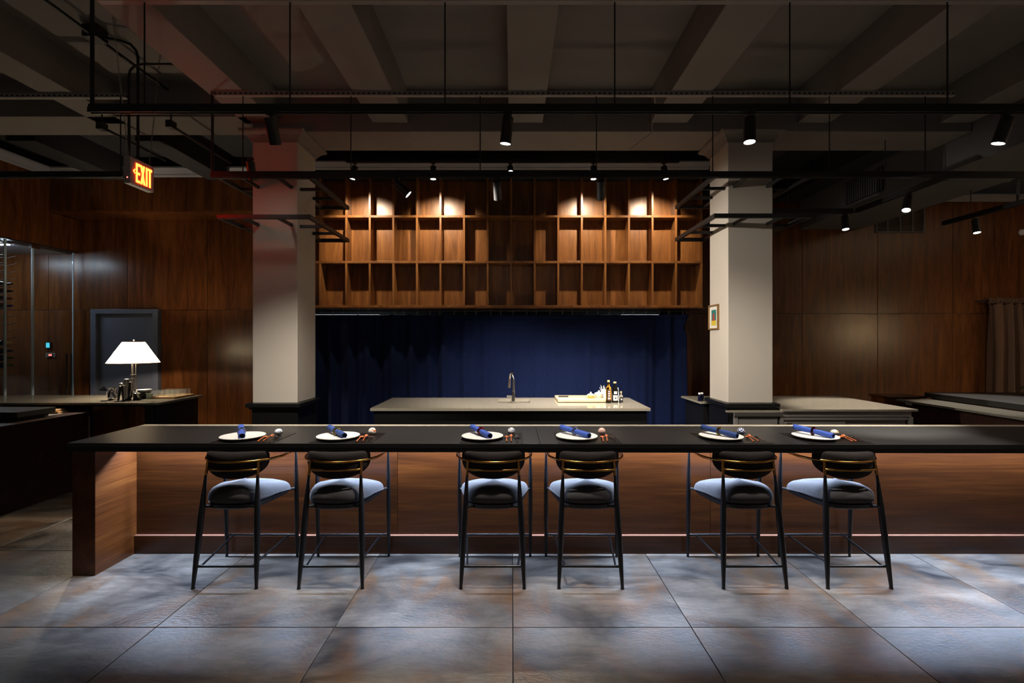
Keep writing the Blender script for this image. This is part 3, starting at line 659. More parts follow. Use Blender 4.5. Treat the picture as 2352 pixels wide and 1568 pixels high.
def track_light(top, aim, power, label, col=NEUTRAL, angle=38, lens='lens', L_=.165, r=.037, drop=.035, blend=.55, group='black spotlights on the tracks', body=None):
    top = Vector(top)
    t = thing('track_spotlight', label, 'spotlight', tuple(top), group)
    MB().box(top.x - .028, top.x + .028, top.y - .016, top.y + .016, top.z - .016, top.z).build('adapter', 'black_metal', t, .002)
    piv = top - Vector((0, 0, .016 + drop))
    MB().tube([(top.x, top.y, top.z - .016), tuple(piv)], .009, 10).build('stem', 'black_metal', t, smooth=True)
    d = (Vector(body or aim) - piv).normalized()
    q = d.to_track_quat('-Z', 'Y').to_matrix().to_4x4()
    off = 0.0
    # body: cylinder hanging from the pivot near its back third
    mt = Matrix.Translation(piv + d * .01) @ q
    m = MB().lathe([(.0, .03), (r * .95, .03), (r, .025), (r, -.012), (r * .97, -.013), (r * .97, -.016), (r, -.017), (r, -L_ + .03), (r * .94, -L_ + .03), (r * .90, -L_ + .045), (.0, -L_ + .045)], n=28)
    m.xform(mt); m.build('body', 'black_metal', t, smooth=True)
    m = MB().lathe([(.0, -L_ + .038), (r * .89, -L_ + .038), (r * .89, -L_ + .034), (.0, -L_ + .034)], n=28).xform(mt); m.build('lens', lens, t)
    if power > 0:
        loc = piv + d * (.01 + L_ - .026)
        spot(t, loc, aim, power, col, angle, blend)
    return t
# spots over the bar
track_light((X(1166, T1Y), T1Y, TZ), (-.25, 3.45, .91), P_TRACK_A, 'black spotlight hanging in the middle of the nearest track', angle=70)
track_light((X(1722, T1Y), T1Y, TZ), (1.85, 4.1, 1.0), P_TRACK_A * 1.15, 'black spotlight on the nearest track in front of the pillar with the picture', angle=100, blend=1.0, body=(X(1722, T1Y) - .1, 3.0, .9))
track_light((X(2312, T1Y), T1Y, TZ), (2.75, 3.55, 0.91), P_TRACK_A, 'black tilted spotlight at the right end of the nearest track', angle=44)
track_light((X(622, T1Y), T1Y, TZ), (-1.85, 4.15, 1.0), P_TRACK_A * 1.3, 'black spotlight on the nearest track in front of the pink-lit pillar', angle=84, blend=.9, body=(X(622, T1Y), 4.2, .9))
# second track
track_light((X(910, T2Y), T2Y, TZ - .015), (2.2, 5.1, 1.9), P_TRACK_B * .85, 'black spotlight tilted right with a bright lens before the shelves', angle=58, body=(2.0, 4.9, .3), blend=.9)
track_light((X(1141, T2Y), T2Y, TZ - .015), (.0, 5.75, .9), P_TRACK_B, 'black spotlight turned away, below the middle of the second track', angle=74, blend=1.0)
track_light((X(1380, T2Y), T2Y, TZ - .015), (1.0, 5.75, .92), P_TRACK_B, 'black spotlight turned away, right of the middle of the second track', angle=68, blend=1.0)
track_light((X(575, T2Y), T2Y, TZ + .165), (-2.4, 5.0, 1.6), 0, 'small black spotlight perched beside the pink-lit pillar')
# shelf washers
for pxx, ax, az, lb, pw in ((815, -2.02, 2.98, 'black spotlight at the left end of the shelf track', 1), (995, -.98, 2.98, 'second black spotlight from the left on the shelf track', 1),
                    (1172, .02, 1.5, 'bright spotlight aimed forward in the middle of the shelf track', .8), (1363, 1.02, 2.98, 'fourth black spotlight from the left on the shelf track', 1),
                    (1525, 1.92, 2.98, 'tilted spotlight at the right end of the shelf track', 1)):
    if pxx == 1172: track_light((X(pxx, T3Y), T3Y, T3Z), (.15, 3.2, .9), P_SHELF, lb, angle=40, drop=.050)
    else: track_light((X(pxx, T3Y), T3Y, T3Z), (ax, YC + .18, az), P_SHELF, lb, (1.0, .84, .62), angle=92, drop=.050, blend=.8, body=(X(pxx, T3Y) + (.25 if pxx == 1525 else -.3 if pxx == 815 else 0), T3Y - .02, 2.5))
# right side
track_light((3.86, 5.66, TZ), (3.75, 5.2, 0.9), P_TRACK_B * .7, 'bright spotlight hanging from the short cross track', angle=50)
track_light((3.98, 4.90, TZ), (3.1, 4.2, 0.9), P_TRACK_B * .4, 'tilted spotlight on the track running back at right', angle=36)
track_light((5.54, 5.83, TZ), (5.45, 5.4, 0.9), P_TRACK_B * .7, 'bright spotlight hanging from the track below the duct', angle=50)
track_light((5.56, 4.6, TZ), (7.9, 7.9, 1.2), P_TRACK_B * .16, 'added unseen spotlight on the track below the duct, lighting the brown curtain', angle=56, blend=1.0)  # out of view, added to light the right wall and curtain

# conduits and junction boxes by the EXIT sign
t = thing('conduit', 'black ceiling conduit with junction box above the EXIT sign', 'pipe', (-3.42, 4.0, 4.1))
MB().tube([(-3.42, 1.8, 4.10), (-3.42, 4.84, 4.10)], .014, 10).build('pipe', 'black_metal', t, smooth=True)
box('junction_box', 'black_metal', t, -3.48, -3.36, 3.94, 4.06, 4.07, 4.17, .004)
MB().tube([(-3.36, 4.02, 4.10), (-3.26, 4.05, 4.10), (-3.19, 4.08, 4.085), (-3.155, 4.095, 4.04), (-3.145, 4.1, 3.98), (-3.145, 4.1, 3.125)], .011, 10).build('drop_pipe', 'black_metal', t, smooth=True)
MB().tube([(-2.75, 4.03, 3.89), (-3.06, 4.03, 3.89), (-3.12, 4.03, 3.875), (-3.155, 4.03, 3.84), (-3.165, 4.03, 3.79), (-3.165, 4.03, 3.125)], .010, 10).build('drop_pipe', 'black_metal', t, smooth=True)
for k, (x, y0_, y1_, z, lb) in enumerate(((-3.30, 4.72, 5.72, 3.69, 'dark conduit running back beside the pink-lit pillar'), (-4.02, 4.78, 5.66, 3.70, 'dark conduit under the beam left of the EXIT sign'))):
    c = thing('conduit', lb, 'pipe', (x, y0_, z))
    MB().tube([(x, y0_, z), (x, y1_, z)], .013, 10).build('pipe', 'black_metal', c, smooth=True)
    box('end_box', 'black_metal', c, x - .03, x + .03, y0_ - .04, y0_ + .04, z - .03, z + .04, .004)
    MB().tube([(x, y0_, z + .03), (x, y0_, BZ)], .008, 8).build('hanger_rod', 'black_metal', c)
# loose cable on the cross beam
cbl = MB().tube([(X(1500, 4.4), 4.36, 3.83), (1.40, 4.75, 3.82), (1.42, 4.95, 3.79), (1.44, 4.985, 3.74), (1.42, 5.1, 3.742), (1.32, 5.45, 3.742)], .005, 8).build('loose_cable', 'strut', None, smooth=True)
tag(cbl, 'thin loose cable dangling across the ceiling beams above the shelves', 'cable')

# ================================================================== EXIT SIGN
ex = thing('exit_sign', 'lit EXIT sign with glowing letters hanging on chains', 'sign', (-3.15, 4.12, 2.9))
ex0, ex1, ey0, ey1, ez0, ez1 = -3.18, -3.124, 3.99, 4.255, 2.897, 3.121
box('housing', 'sign_white', ex, ex0, ex1, ey0, ey1, ez0, ez1, .004)
def letter(polys, name='letter'):
    m = MB()
    for poly in polys:
        n = len(poly)
        m.add([(ex1 + .0005, ey0 + .06 + a, ez0 + .028 + b) for a, b in poly] + [(ex1 + .003, ey0 + .06 + a, ez0 + .028 + b) for a, b in poly],
              [tuple(range(n))[::-1], tuple(range(n, 2 * n))] + [(i, (i + 1) % n, n + (i + 1) % n, n + i) for i in range(n)])
    return m.build(name, 'exit_glow', ex)
R = lambda a, b, c, d: [(a, c), (b, c), (b, d), (a, d)]
hh = .158
letter([R(0, .016, 0, hh), R(.016, .043, 0, .02), R(.016, .043, .066, .086), R(.016, .043, hh - .02, hh)])
letter([[(.050, 0), (.068, 0), (.097, hh), (.079, hh)], [(.083, 0), (.101, 0), (.066, hh), (.048, hh)]])
letter([R(.110, .126, 0, hh)])
letter([R(.147, .163, 0, hh - .02), R(.134, .178, hh - .02, hh)])
letter([[(-.030, .085), (-.012, .105), (-.007, .099), (-.021, .085)], [(-.030, .085), (-.021, .085), (-.007, .071), (-.012, .065)]], 'chevron')
MB().box(ex0 + .028, ex0 + .036, ey0 - .002, ey0, 2.94, 2.948).build('indicator', 'red_led', ex)
box('test_button', 'black_plastic', ex, ex0 + .012, ex0 + .024, ey0 - .002, ey0, 2.938, 2.950)
for q in (.05, .12, .20): MB().lathe([(.004, -.002), (.004, 0)], (ex1 - .02, ey0 + q, ez0), 8).build('screw', 'chrome', ex)
def chain(a, b):
    a = Vector(a); b = Vector(b); n = int((b - a).length / .024); m = MB(); d = (b - a).normalized()
    q = d.to_track_quat('Z', 'X').to_matrix().to_4x4()
    for k in range(n):
        c = a + (b - a) * ((k + .5) / n); st = len(m.v)
        pts = [(.0055 * math.cos(w), 0, .0155 * math.sin(w)) for w in [2 * PI * i / 10 for i in range(11)]]
        m.tube(pts, .0018, 5, False); m.xform(Matrix.Translation(c) @ q @ Matrix.Rotation(PI / 2 * (k % 2), 4, 'Z'), st)
    return m.build('chain', 'nickel', ex, smooth=True)
chain((-3.152, 4.01, 3.121), (-3.18, 3.885, CZ)); chain((-3.152, 4.235, 3.121), (-3.16, 4.38, CZ))

# ================================================================== BAR COUNTER
CT, CB = 0.912, 0.853
ba = thing('bar_counter', 'long dark bar counter with lit wood front and black stone top', 'bar', (0.4, 3.7, 0))
def fy(x): return 3.305 - (x + 3.0) * 0.0082
seam = 0.19; XR = 4.3
MB().prism([(-3.02, fy(-3.02)), (seam - .001, fy(seam)), (seam - .001, 3.975), (-3.05, 3.985)], CT - .03, CT).build('stone_slab', 'soapstone', ba, .002)
MB().prism([(seam + .001, fy(seam)), (XR, fy(XR)), (XR, 3.955), (seam + .001, 3.975)], CT - .03, CT).build('stone_slab', 'soapstone', ba, .002)
MB().prism([(-3.05, 3.987), (XR, 3.957), (XR, 4.03), (-3.05, 4.055)], CT - .03, CT).build('back_ledge', 'quartz_pale', ba, .002)
MB().prism([(-3.02, fy(-3.02) + .001), (XR, fy(XR) + .001), (XR, 3.578), (-3.02, 3.578)], CB, CT - .0305).build('front_apron', 'soapstone_edge', ba, .002)
LEDY = 3.608
box('led_strip', 'led', ba, -2.83, XR - .05, LEDY - .006, LEDY + .006, CT - .033, CT - .0305)
for k in range(7):
    l = bpy.data.lights.new('led_light', 'AREA'); l.shape = 'RECTANGLE'; l.size = 1.01; l.size_y = 0.012; l.energy = LED_WATT; l.color = LED_COL
    o = bpy.data.objects.new('led_light', l); COL.objects.link(o); o.parent = ba
    o.location = Vector((-2.32 + k * 1.01, LEDY, CT - .0335)) - Vector(ORG[ba])
box('led_channel', 'black_metal', ba, -2.83, XR - .05, 3.63, 3.70, CB + .012, CT - .0305)
for a, b_ in ((-2.848, -.869), (-.869, 1.506), (1.506, XR)):
    MB().box(a + .0015, b_ - .0015, 3.70, 3.72, .134, CT - .031).build('front_panel', 'bar_wood', ba, .001)
box('plinth', 'bar_wood', ba, -2.848, XR, 3.672, 3.72, 0.0, .134, .002)
box('lit_ledge_line', 'ledge_glow', ba, -2.847, XR, 3.673, 3.699, .1342, .1385, .001)  # rosy strip added for the bright LED-lit line on the plinth ledge
box('end_panel', 'bar_wood_y', ba, -3.006, -2.848, 3.332, 3.98, 0.0, CB - .0005, .003)
box('rear_carcass', 'dark_wood', ba, -2.848, XR, 3.721, 3.95, 0.0, CT - .0305)

# ================================================================== BAR STOOLS
def make_stool():
    t = thing('bar_stool', 'x', 'stool', (0, 0, 0), 'stools along the bar')
    legr = [.0105, .0135, .0175, .0195, .0195, .017, .012, .0085]
    ts = [0, .10, .26, .45, .62, .76, .9, 1.0]
    def leg(a, b, sc=1.0):
        a = Vector(a); b = Vector(b); n = 18; P = []; Rr = []
        for i in range(n + 1):
            u = i / n; P.append(a + (b - a) * u)
            for j in range(7):
                if ts[j] <= u <= ts[j + 1] + 1e-9:
                    w = (u - ts[j]) / (ts[j + 1] - ts[j]); Rr.append((legr[j] * (1 - w) + legr[j + 1] * w) * sc); break
        return MB().tube(P, Rr, 14)
    for s in (-1, 1):
        l = leg((s * .205, -.235, .012), (s * .172, -.155, .714)).build('leg', 'leg_metal', t, smooth=True)
        MB().tube([(s * .205, -.235, 0), (s * .205, -.235, .012)], [.0125, .0115], 14).build('foot_cap', 'black_plastic', l, smooth=True)
        MB().tube([(s * .172, -.155, .714), (s * .167, -.140, .806)], [.0092, .0088], 12).build('back_post', 'brass', t, smooth=True)
        l = leg((s * .262, .237, .012), (s * .262, .215, .80), .82).build('leg', 'leg_metal', t, smooth=True)
        MB().tube([(s * .262, .237, 0), (s * .262, .237, .012)], [.0105, .0095], 14).build('foot_cap', 'black_plastic', l, smooth=True)
    ring = [(.262, .215, .806)] + [(.262 * math.cos(a), .05 - .24 * math.sin(a), .806) for a in [PI * k / 36 for k in range(37)]] + [(-.262, .215, .806)]
    MB().tube(ring, .0076, 10).build('arm_ring', 'brass', t, smooth=True)
    ring2 = [(.252, .215, .797)] + [(.250 * math.cos(a), .05 - .229 * math.sin(a), .797) for a in [PI * k / 36 for k in range(37)]] + [(-.252, .215, .797)]
    MB().tube(ring2, .0058, 10).build('arm_ring', 'brass', t, smooth=True)
    MB().tube([(.170 * math.cos(a), -.145 - .043 * math.sin(a), .752) for a in [PI * k / 16 for k in range(17)]], .0068, 10).build('back_rail', 'brass', t, smooth=True)
    # backrest: a D-shaped pad curved inside the ring
    def pad(r, th, side):
        ca, sa = math.cos(th), math.sin(th)
        if sa >= 0: ex_, ez = .34, .34
        else: ex_, ez = .86, .86
        hx = .214 * math.copysign(abs(ca) ** ex_, ca); hz = (.062 if sa >= 0 else .118) * math.copysign(abs(sa) ** ez, sa)
        x = hx * r; z = .805 + hz * r
        ym = .05 - .205 * math.sqrt(max(0, 1 - (x / .275) ** 2))
        tk = .034 * math.sqrt(max(0, 1 - r ** 3.2))
        return (x, ym + side * tk, z)
    m = MB()
    for side in (-1, 1):
        nr, na = 12, 56; vs_ = [pad(0, 0, side)] + [pad((i / nr) ** .75, 2 * PI * k / na, side) for i in range(1, nr + 1) for k in range(na)]
        fs_ = [(0, 1 + k, 1 + (k + 1) % na) for k in range(na)] + [(1 + (i - 1) * na + k, 1 + i * na + k, 1 + i * na + (k + 1) % na, 1 + (i - 1) * na + (k + 1) % na) for i in range(1, nr) for k in range(na)]
        if side > 0: fs_ = [f[::-1] for f in fs_]
        m.add(vs_, fs_)
    m.build('backrest', 'back_fabric', t, smooth=True)
    # seat cushion: rounded trapezoid, wide at the front, bulging at the rear
    def outl(a):
        ca, sa = math.cos(a), math.sin(a)
        e = .30 if sa > 0 else .50
        y = .008 + (.212 if sa > 0 else .208) * math.copysign(abs(sa) ** e, sa)
        f = max(0, (y + .20) / .42)
        hw = .155 + .100 * f ** .65
        return hw * math.copysign(abs(ca) ** e, ca), y
    lev = [(.530, .86, 0), (.533, .93, 0), (.543, .975, 0), (.560, 1.0, 0), (.582, .992, 1), (.602, .96, 1), (.618, .90, 1), (.630, .80, 1), (.639, .64, 1), (.645, .42, 1), (.648, .18, 1)]
    na = 60; vs_ = []; fs_ = []
    for (z, s, topk) in lev:
        for k in range(na):
            x, y = outl(2 * PI * k / na)
            zz = z - ((.034 * max(0, (y - .02) / .20) ** 1.6 + .030 * (abs(x) / .25) ** 2.5) * (1 - abs(s) * .2) if z > .55 else 0)
            vs_.append((x * s, .012 + (y - .012) * s, zz))
    for i in range(len(lev) - 1): fs_ += [(i * na + k, i * na + (k + 1) % na, (i + 1) * na + (k + 1) % na, (i + 1) * na + k) for k in range(na)]
    vs_.append((0, .012, .6485)); c = len(vs_) - 1; b = (len(lev) - 1) * na
    fs_ += [(b + k, b + (k + 1) % na, c) for k in range(na)] + [tuple(range(na))[::-1]]
    st = MB().add(vs_, fs_).build('seat', 'seat_fabric', t, smooth=True)
    vs_ = []
    for (z, s) in ((.496, .84), (.495, .90), (.503, .955), (.528, .975), (.529, .90)):
        for k in range(na):
            x, y = outl(2 * PI * k / na); vs_.append((x * s, .012 + (y - .012) * s, z))
    fs_ = []
    for i in range(4): fs_ += [(i * na + k, i * na + (k + 1) % na, (i + 1) * na + (k + 1) % na, (i + 1) * na + k) for k in range(na)]
    fs_ += [tuple(range(na))[::-1], tuple(range(4 * na, 5 * na))]
    MB().add(vs_, fs_).build('seat_frame', 'leg_metal', t, smooth=True)
    for s in (-1, 1):
        MB().tube([(s * .130, -.170, .512), (s * .180, -.179, .512)], .010, 8).build('frame_lug', 'leg_metal', t, smooth=True)
        MB().tube([(s * .225, .19, .515), (s * .262, .222, .515)], .010, 8).build('frame_lug', 'leg_metal', t, smooth=True)
    MB().tube([(-.258, .232, .165), (.258, .232, .165)], .0085, 10).build('footrest', 'leg_metal', t, smooth=True)
    MB().tube([(-.20, -.220, .138), (.20, -.220, .138)], .0085, 10).build('stretcher', 'leg_metal', t, smooth=True)
    for s in (-1, 1): MB().tube([(s * .205, .232, .165), (s * .165, -.220, .138)], .0070, 10).build('stretcher', 'leg_metal', t, smooth=True)
    return t
stool = make_stool()
ST = [(-1.860, 'bar stool at the far left end of the row, nearest the end panel'), (-1.177, 'bar stool second from the left, below the plate with the orange-flowered ball'),
      (-.126, 'third bar stool from the left, facing the plate with the ruby ring'), (.512, 'fourth bar stool from the left, facing the plate with the red-dotted ball'),
      (1.572, 'fifth bar stool from the left, below the plate with the blue checked ball'), (2.250, 'bar stool at the right end of the row, below the plum-ringed napkin')]
# napkins, plates and the rest of each place setting: values per setting
for k, (x, lb) in enumerate(ST):
    s = stool if k == 0 else copy_tree(stool)
    s.location = (x, 3.392, 0); s['label'] = lb; s.rotation_euler = (0, 0, (0.0, .01, 0, -.012, .008, .0)[k])

# ================================================================== PLACE SETTINGS
PLX = [-1.905, -1.230, -.209, .458, 1.480, 2.147]; PLY = 3.452
words_ball = ['white ceramic ball with blue-sprigged lid', 'white ceramic ball with orange flowers', 'white ceramic ball with blue brush marks', 'pink ceramic ball with red dots', 'blue and white checked ceramic ball', 'low ivory dome ball with gold marbling']
near = ['at the leftmost place', 'at the second place from the left', 'at the third place from the left', 'at the fourth place from the left', 'at the fifth place from the left', 'at the rightmost place']
ring_m = ['ring_clear', 'ring_gold', 'ring_red', 'ring_clear', 'ring_gold', 'ring_plum']
ring_w = ['clear crystal', 'golden crystal', 'ruby red crystal', 'sparkling clear crystal', 'golden yellow crystal', 'dark plum crystal']
nap_dir = [(.50, -.86), (.66, -.75), (.52, -.85), (.64, -.77), (.58, -.81), (.50, -.87)]
nap_m = ['napkin', 'napkin_dark', 'napkin', 'napkin', 'napkin_dark', 'napkin']
balls = [ball_mat('ball_sprig', rgb(232, 236, 234), rgb(110, 120, 170), 'strokes'), ball_mat('ball_orange', rgb(238, 228, 214), rgb(214, 92, 48), 'flower'), ball_mat('ball_blue', rgb(234, 232, 226), rgb(46, 84, 172), 'strokes'),
         ball_mat('ball_dots', rgb(226, 190, 176), rgb(182, 66, 52), 'dots'), ball_mat('ball_check', rgb(236, 236, 238), rgb(22, 34, 110), 'check'), ball_mat('ball_marble', rgb(238, 232, 216), rgb(196, 160, 96), 'marble')]
def spoon(name, mat, label, x, y, z, length, bw, group, rz=0, up=False):
    t = thing(name, label, 'spoon', (x, y, z), group)
    # bowl at +y, handle towards the guest (-y)
    bl = bw * 1.35
    def bowl(u, v, dz=0):
        a = 2 * PI * u; r = v
        xx_, yy_ = bw / 2 * r * math.cos(a), bl / 2 * r * math.sin(a)
        dish = -.011 * (1 - r * r) * (1 if not up else -1)
        return (xx_, length / 2 - bl / 2 + yy_, .014 + dish)
    MB().grid(bowl, 24, 6).build('bowl', mat, t, smooth=True, solid=.0022, local=True)
    hs = [(0, length / 2 - bl + .004, .0135), (0, length * .15, .016), (0, -length * .2, .012), (0, -length / 2, .006)]
    m = MB().tube(hs, [.0035, .003, .0036, .0045], 10); m.build('handle', mat, t, smooth=True, local=True)
    t.rotation_euler = (0, 0, rz)
    return t
for k in range(6):
    xp = PLX[k]
    pm = MB().box(xp - .145, xp + .285, fy(xp) + .012, 3.66, CT, CT + .003).build('placemat', 'leather', None, .001)
    tag(pm, 'black leather placemat ' + near[k], 'placemat', 'placemats along the bar')
    pl = thing('plate', 'flat round white plate ' + near[k], 'plate', (xp, PLY, CT + .003), 'plates along the bar')
    zt = CT + .003
    MB().lathe([(.0, .0), (.085, .0), (.105, .003), (.143, .014), (.148, .018), (.148, .0205), (.146, .022)], (xp, PLY, zt), 72, False).build('underside', 'plate_rim', pl, smooth=True)
    MB().lathe([(.146, .022), (.138, .0215), (.06, .0195), (.0, .019)], (xp, PLY, zt), 72, False).build('face', 'plate', pl, smooth=True)
    # napkin ring
    d = Vector((nap_dir[k][0], nap_dir[k][1], 0)).normalized(); n = Vector((-d.y, d.x, 0))
    tilt = math.radians(5.0)
    rc = Vector((xp - .012, PLY + .004, zt + .021 + .0295))
    ax = Vector((d.x * math.cos(tilt), d.y * math.cos(tilt), -math.sin(tilt)))
    q = ax.to_track_quat('Z', 'Y').to_matrix().to_4x4()
    m = MB()
    for i in range(10):
        a = 2 * PI * i / 10; st0 = len(m.v)
        m.lathe([(.0, -.0085), (.006, -.006), (.0088, 0), (.006, .006), (.0, .0085)], (0, 0, 0), 6)
        m.xform(Matrix.Translation(rc) @ q @ Matrix.Translation((.0232 * math.cos(a), .0232 * math.sin(a), 0)) @ Matrix.Rotation(a, 4, 'Z'), st0)
    st0 = len(m.v)
    m.tube([(.0215 * math.cos(a), .0215 * math.sin(a), 0) for a in [2 * PI * i / 28 for i in range(29)]], .0042, 8, False); m.xform(Matrix.Translation(rc) @ q, st0)
    nr = m.build('napkin_ring', ring_m[k], None)
    tag(nr, ring_w[k] + ' napkin ring round the rolled napkin ' + near[k], 'napkin ring', 'crystal napkin rings')
    # rolled napkin through the ring
    nk = thing('rolled_napkin', 'rolled blue linen napkin lying across the plate ' + near[k], 'napkin', tuple(rc), 'rolled napkins on the plates')
    Ln = .27
    def roll(u, v, rr=1.0):
        # spiral roll, pinched in the ring, flaring at the ends
        s_ = (u - .5) * Ln; a = v * 2 * PI * 1.32
        pinch = .0155 + .0035 * min(1, abs(s_) / .05) + .0015 * (abs(s_) / .135)
        r_ = pinch * (1 - .20 * max(0, v * 1.32 - .32))
        flat = 0.86 + .14 * math.cos(s_ * 9)
        return (r_ * math.cos(a + 2.3), r_ * flat * math.sin(a + 2.3), s_)
    m = MB().grid(roll, 26, 40); m.xform(Matrix.Translation(rc) @ q); m.build('roll', nap_m[k], nk, smooth=True, solid=.0022)
    def core(u, v):
        s_ = (u - .5) * (Ln - .012); a = v * 2 * PI * 1.7; r_ = (.0115 - .004 * v)
        return (r_ * math.cos(a), r_ * math.sin(a), s_)
    m = MB().grid(core, 6, 36); m.xform(Matrix.Translation(rc) @ q); m.build('inner_roll', 'napkin_in', nk, smooth=True, solid=.0022)
    # two-piece ceramic ball
    bx, by = xp + (.196, .206, .204, .200, .197, .216)[k], 3.572
    rb = .0275; fz = (.86, 1, 1, .98, .96, .74)[k]
    bt = thing('ceramic_ball', words_ball[k] + ' standing behind the spoons', 'ball', (bx, by, zt + rb * fz), 'ceramic balls beside the plates')
    prof = [(rb * math.cos(a), rb * fz * math.sin(a)) for a in [-PI / 2 + PI * i / 28 for i in range(29)]]
    lo = [p for p in prof if p[1] <= 1e-9]; hi = [p for p in prof if p[1] >= -1e-9]
    lo[0] = (.010, -rb * fz + .001)
    MB().lathe([(0, -rb * fz + .0008)] + lo + [(rb * .97, .0006)], (bx, by, zt + rb * fz), 36, False).build('base', balls[k] if k != 0 else 'white_gloss', bt, smooth=True)
    MB().lathe([(rb * .97, .0004)] + hi, (bx, by, zt + rb * fz), 36, False).build('lid', balls[k], bt, smooth=True)
    # spoons
    spoon('wooden_spoon', 'spoon_wood', 'open-bowled wooden spoon beside the plate ' + near[k], xp + .172, 3.385, zt + .001, .165, .031, 'wooden spoons on the bar', (.10, .05, 0, -.12, -.16, -.10)[k])
    spoon('wooden_spoon', 'spoon_wood', 'bowl-down wooden spoon ' + near[k], xp + .203, 3.400, zt + .001, .165, .028, 'wooden spoons on the bar', (.05, .12, 0, -.14, -.04, -.05)[k], True)
    spoon('silver_spoon', 'chrome', 'shiny silver spoon right of the wooden ones ' + near[k], xp + .243, 3.395, zt + .001, .165, .040, 'silver spoons on the bar', (.16, .14, 0, 0, -.10, -.10)[k])

# ================================================================== ISLAND
isl = thing('kitchen_island', 'black island with pale polished stone top before the blue curtain', 'island', (-.015, 5.48, 0))
ix0, ix1, iy0, iy1, izt = -1.458, 1.425, 5.01, 5.95, .915
sx0, sx1, sy0, sy1 = -.165, .205, 5.45, 5.80
hv = [(ix0, iy0), (ix1, iy0), (ix1, iy1), (ix0, iy1), (sx0, sy0), (sx1, sy0), (sx1, sy1), (sx0, sy1)]
n = 8; m = MB()
m.add([(x, y, izt) for x, y in hv] + [(x, y, izt - .03) for x, y in hv],
      [(0, 1, 5, 4), (1, 2, 6, 5), (2, 3, 7, 6), (3, 0, 4, 7)] + [(8, 12, 13, 9), (9, 13, 14, 10), (10, 14, 15, 11), (11, 15, 12, 8)] +
      [(0, 8, 9, 1), (1, 9, 10, 2), (2, 10, 11, 3), (3, 11, 8, 0)] + [(4, 5, 13, 12), (5, 6, 14, 13), (6, 7, 15, 14), (7, 4, 12, 15)])
m.build('worktop', 'quartz', isl, .002)
m = MB(); m.add([(sx0, sy0, izt - .03), (sx1, sy0, izt - .03), (sx1, sy1, izt - .03), (sx0, sy1, izt - .03), (sx0, sy0, izt - .2), (sx1, sy0, izt - .2), (sx1, sy1, izt - .2), (sx0, sy1, izt - .2)], [(4, 5, 6, 7), (0, 4, 7, 3), (1, 2, 6, 5), (3, 7, 6, 2), (0, 1, 5, 4)])
m.build('sink_bowl', 'quartz_grey', isl, solid=.006)
for a, b_ in ((ix0 + .03, -.5), (-.5, .5), (.5, ix1 - .03)):
    box('front_panel', 'black_lacquer', isl, a + .001, b_ - .001, iy0 + .03, iy0 + .05, .02, izt - .031, .002)
for a in (ix0 + .03, ix1 - .05): box('side_panel', 'black_lacquer', isl, a, a + .02, iy0 + .051, iy1 - .03, .0, izt - .031, .002)
fc = thing('faucet', 'tall chrome pull-down faucet standing at the island sink', 'faucet', (.01, 5.41, izt))
fx, fyy = X(1179.5, 5.41), 5.41
MB().lathe([(.026, 0), (.026, .005), (.021, .008), (.021, .13), (.019, .133), (.0145, .135), (.0145, .26), (.0, .26)], (fx, fyy, izt), 24).build('column', 'chrome', fc, smooth=True)
arc = [(fx - .006 * k / 12 - .0, fyy + .085 - .085 * math.cos(PI * k / 12), izt + .26 + .085 * math.sin(PI * k / 12)) for k in range(13)]
arc = [(fx - .045 * k / 12, fyy + .09 - .09 * math.cos(PI * k / 12), izt + .255 + .085 * math.sin(PI * k / 12)) for k in range(13)]
MB().tube(arc, .0115, 16).build('spout', 'chrome', fc, smooth=True)
e = arc[-1]
MB().tube([(e[0], e[1], e[2] + .003), (e[0] - .003, e[1], e[2] - .05), (e[0] - .006, e[1], e[2] - .1)], [.013, .0165, .0155], 16).build('spray_head', 'nickel', fc, smooth=True)
MB().tube([(fx - .015, fyy, izt + .075), (fx - .075, fyy - .005, izt + .078)], [.013, .011], 14).build('handle', 'chrome', fc, smooth=True)
# cutting board and what stands on it
cbx0, cbx1, cby0, cby1, cbz = .515, 1.10, 5.47, 5.90, izt + .035
tag(box('cutting_board', 'cutboard', None, cbx0, cbx1, cby0, cby1, izt + .006, cbz, .003), 'thick pale wooden cutting board on the island', 'cutting board')
for q in ((cbx0 + .05, cby0 + .05), (cbx1 - .05, cby0 + .05), (cbx0 + .05, cby1 - .05), (cbx1 - .05, cby1 - .05)): pass
for o in [o for o in COL.objects if o.name == 'cutting_board']:
    m = MB()
    for q in ((cbx0 + .05, cby0 + .05), (cbx1 - .05, cby0 + .05), (cbx0 + .05, cby1 - .05), (cbx1 - .05, cby1 - .05)):
        MB().lathe([(.012, 0), (.012, .0062)], (q[0], q[1], izt), 10).build('rubber_foot', 'black_plastic', o)
kn = thing('kitchen_knife', 'long chef knife with black handle lying on the cutting board', 'knife', (.62, 5.70, cbz))
MB().prism([(.54, 5.695), (.55, 5.688), (.655, 5.690), (.655, 5.712), (.55, 5.716)], cbz + .001, cbz + .017).build('handle', 'black_plastic', kn, .003)
box('bolster', 'chrome', kn, .655, .668, 5.690, 5.712, cbz + .001, cbz + .016, .002)
MB().prism([(.668, 5.685), (.86, 5.700), (.88, 5.712), (.668, 5.714)], cbz + .001, cbz + .003).build('blade', 'steel', kn)
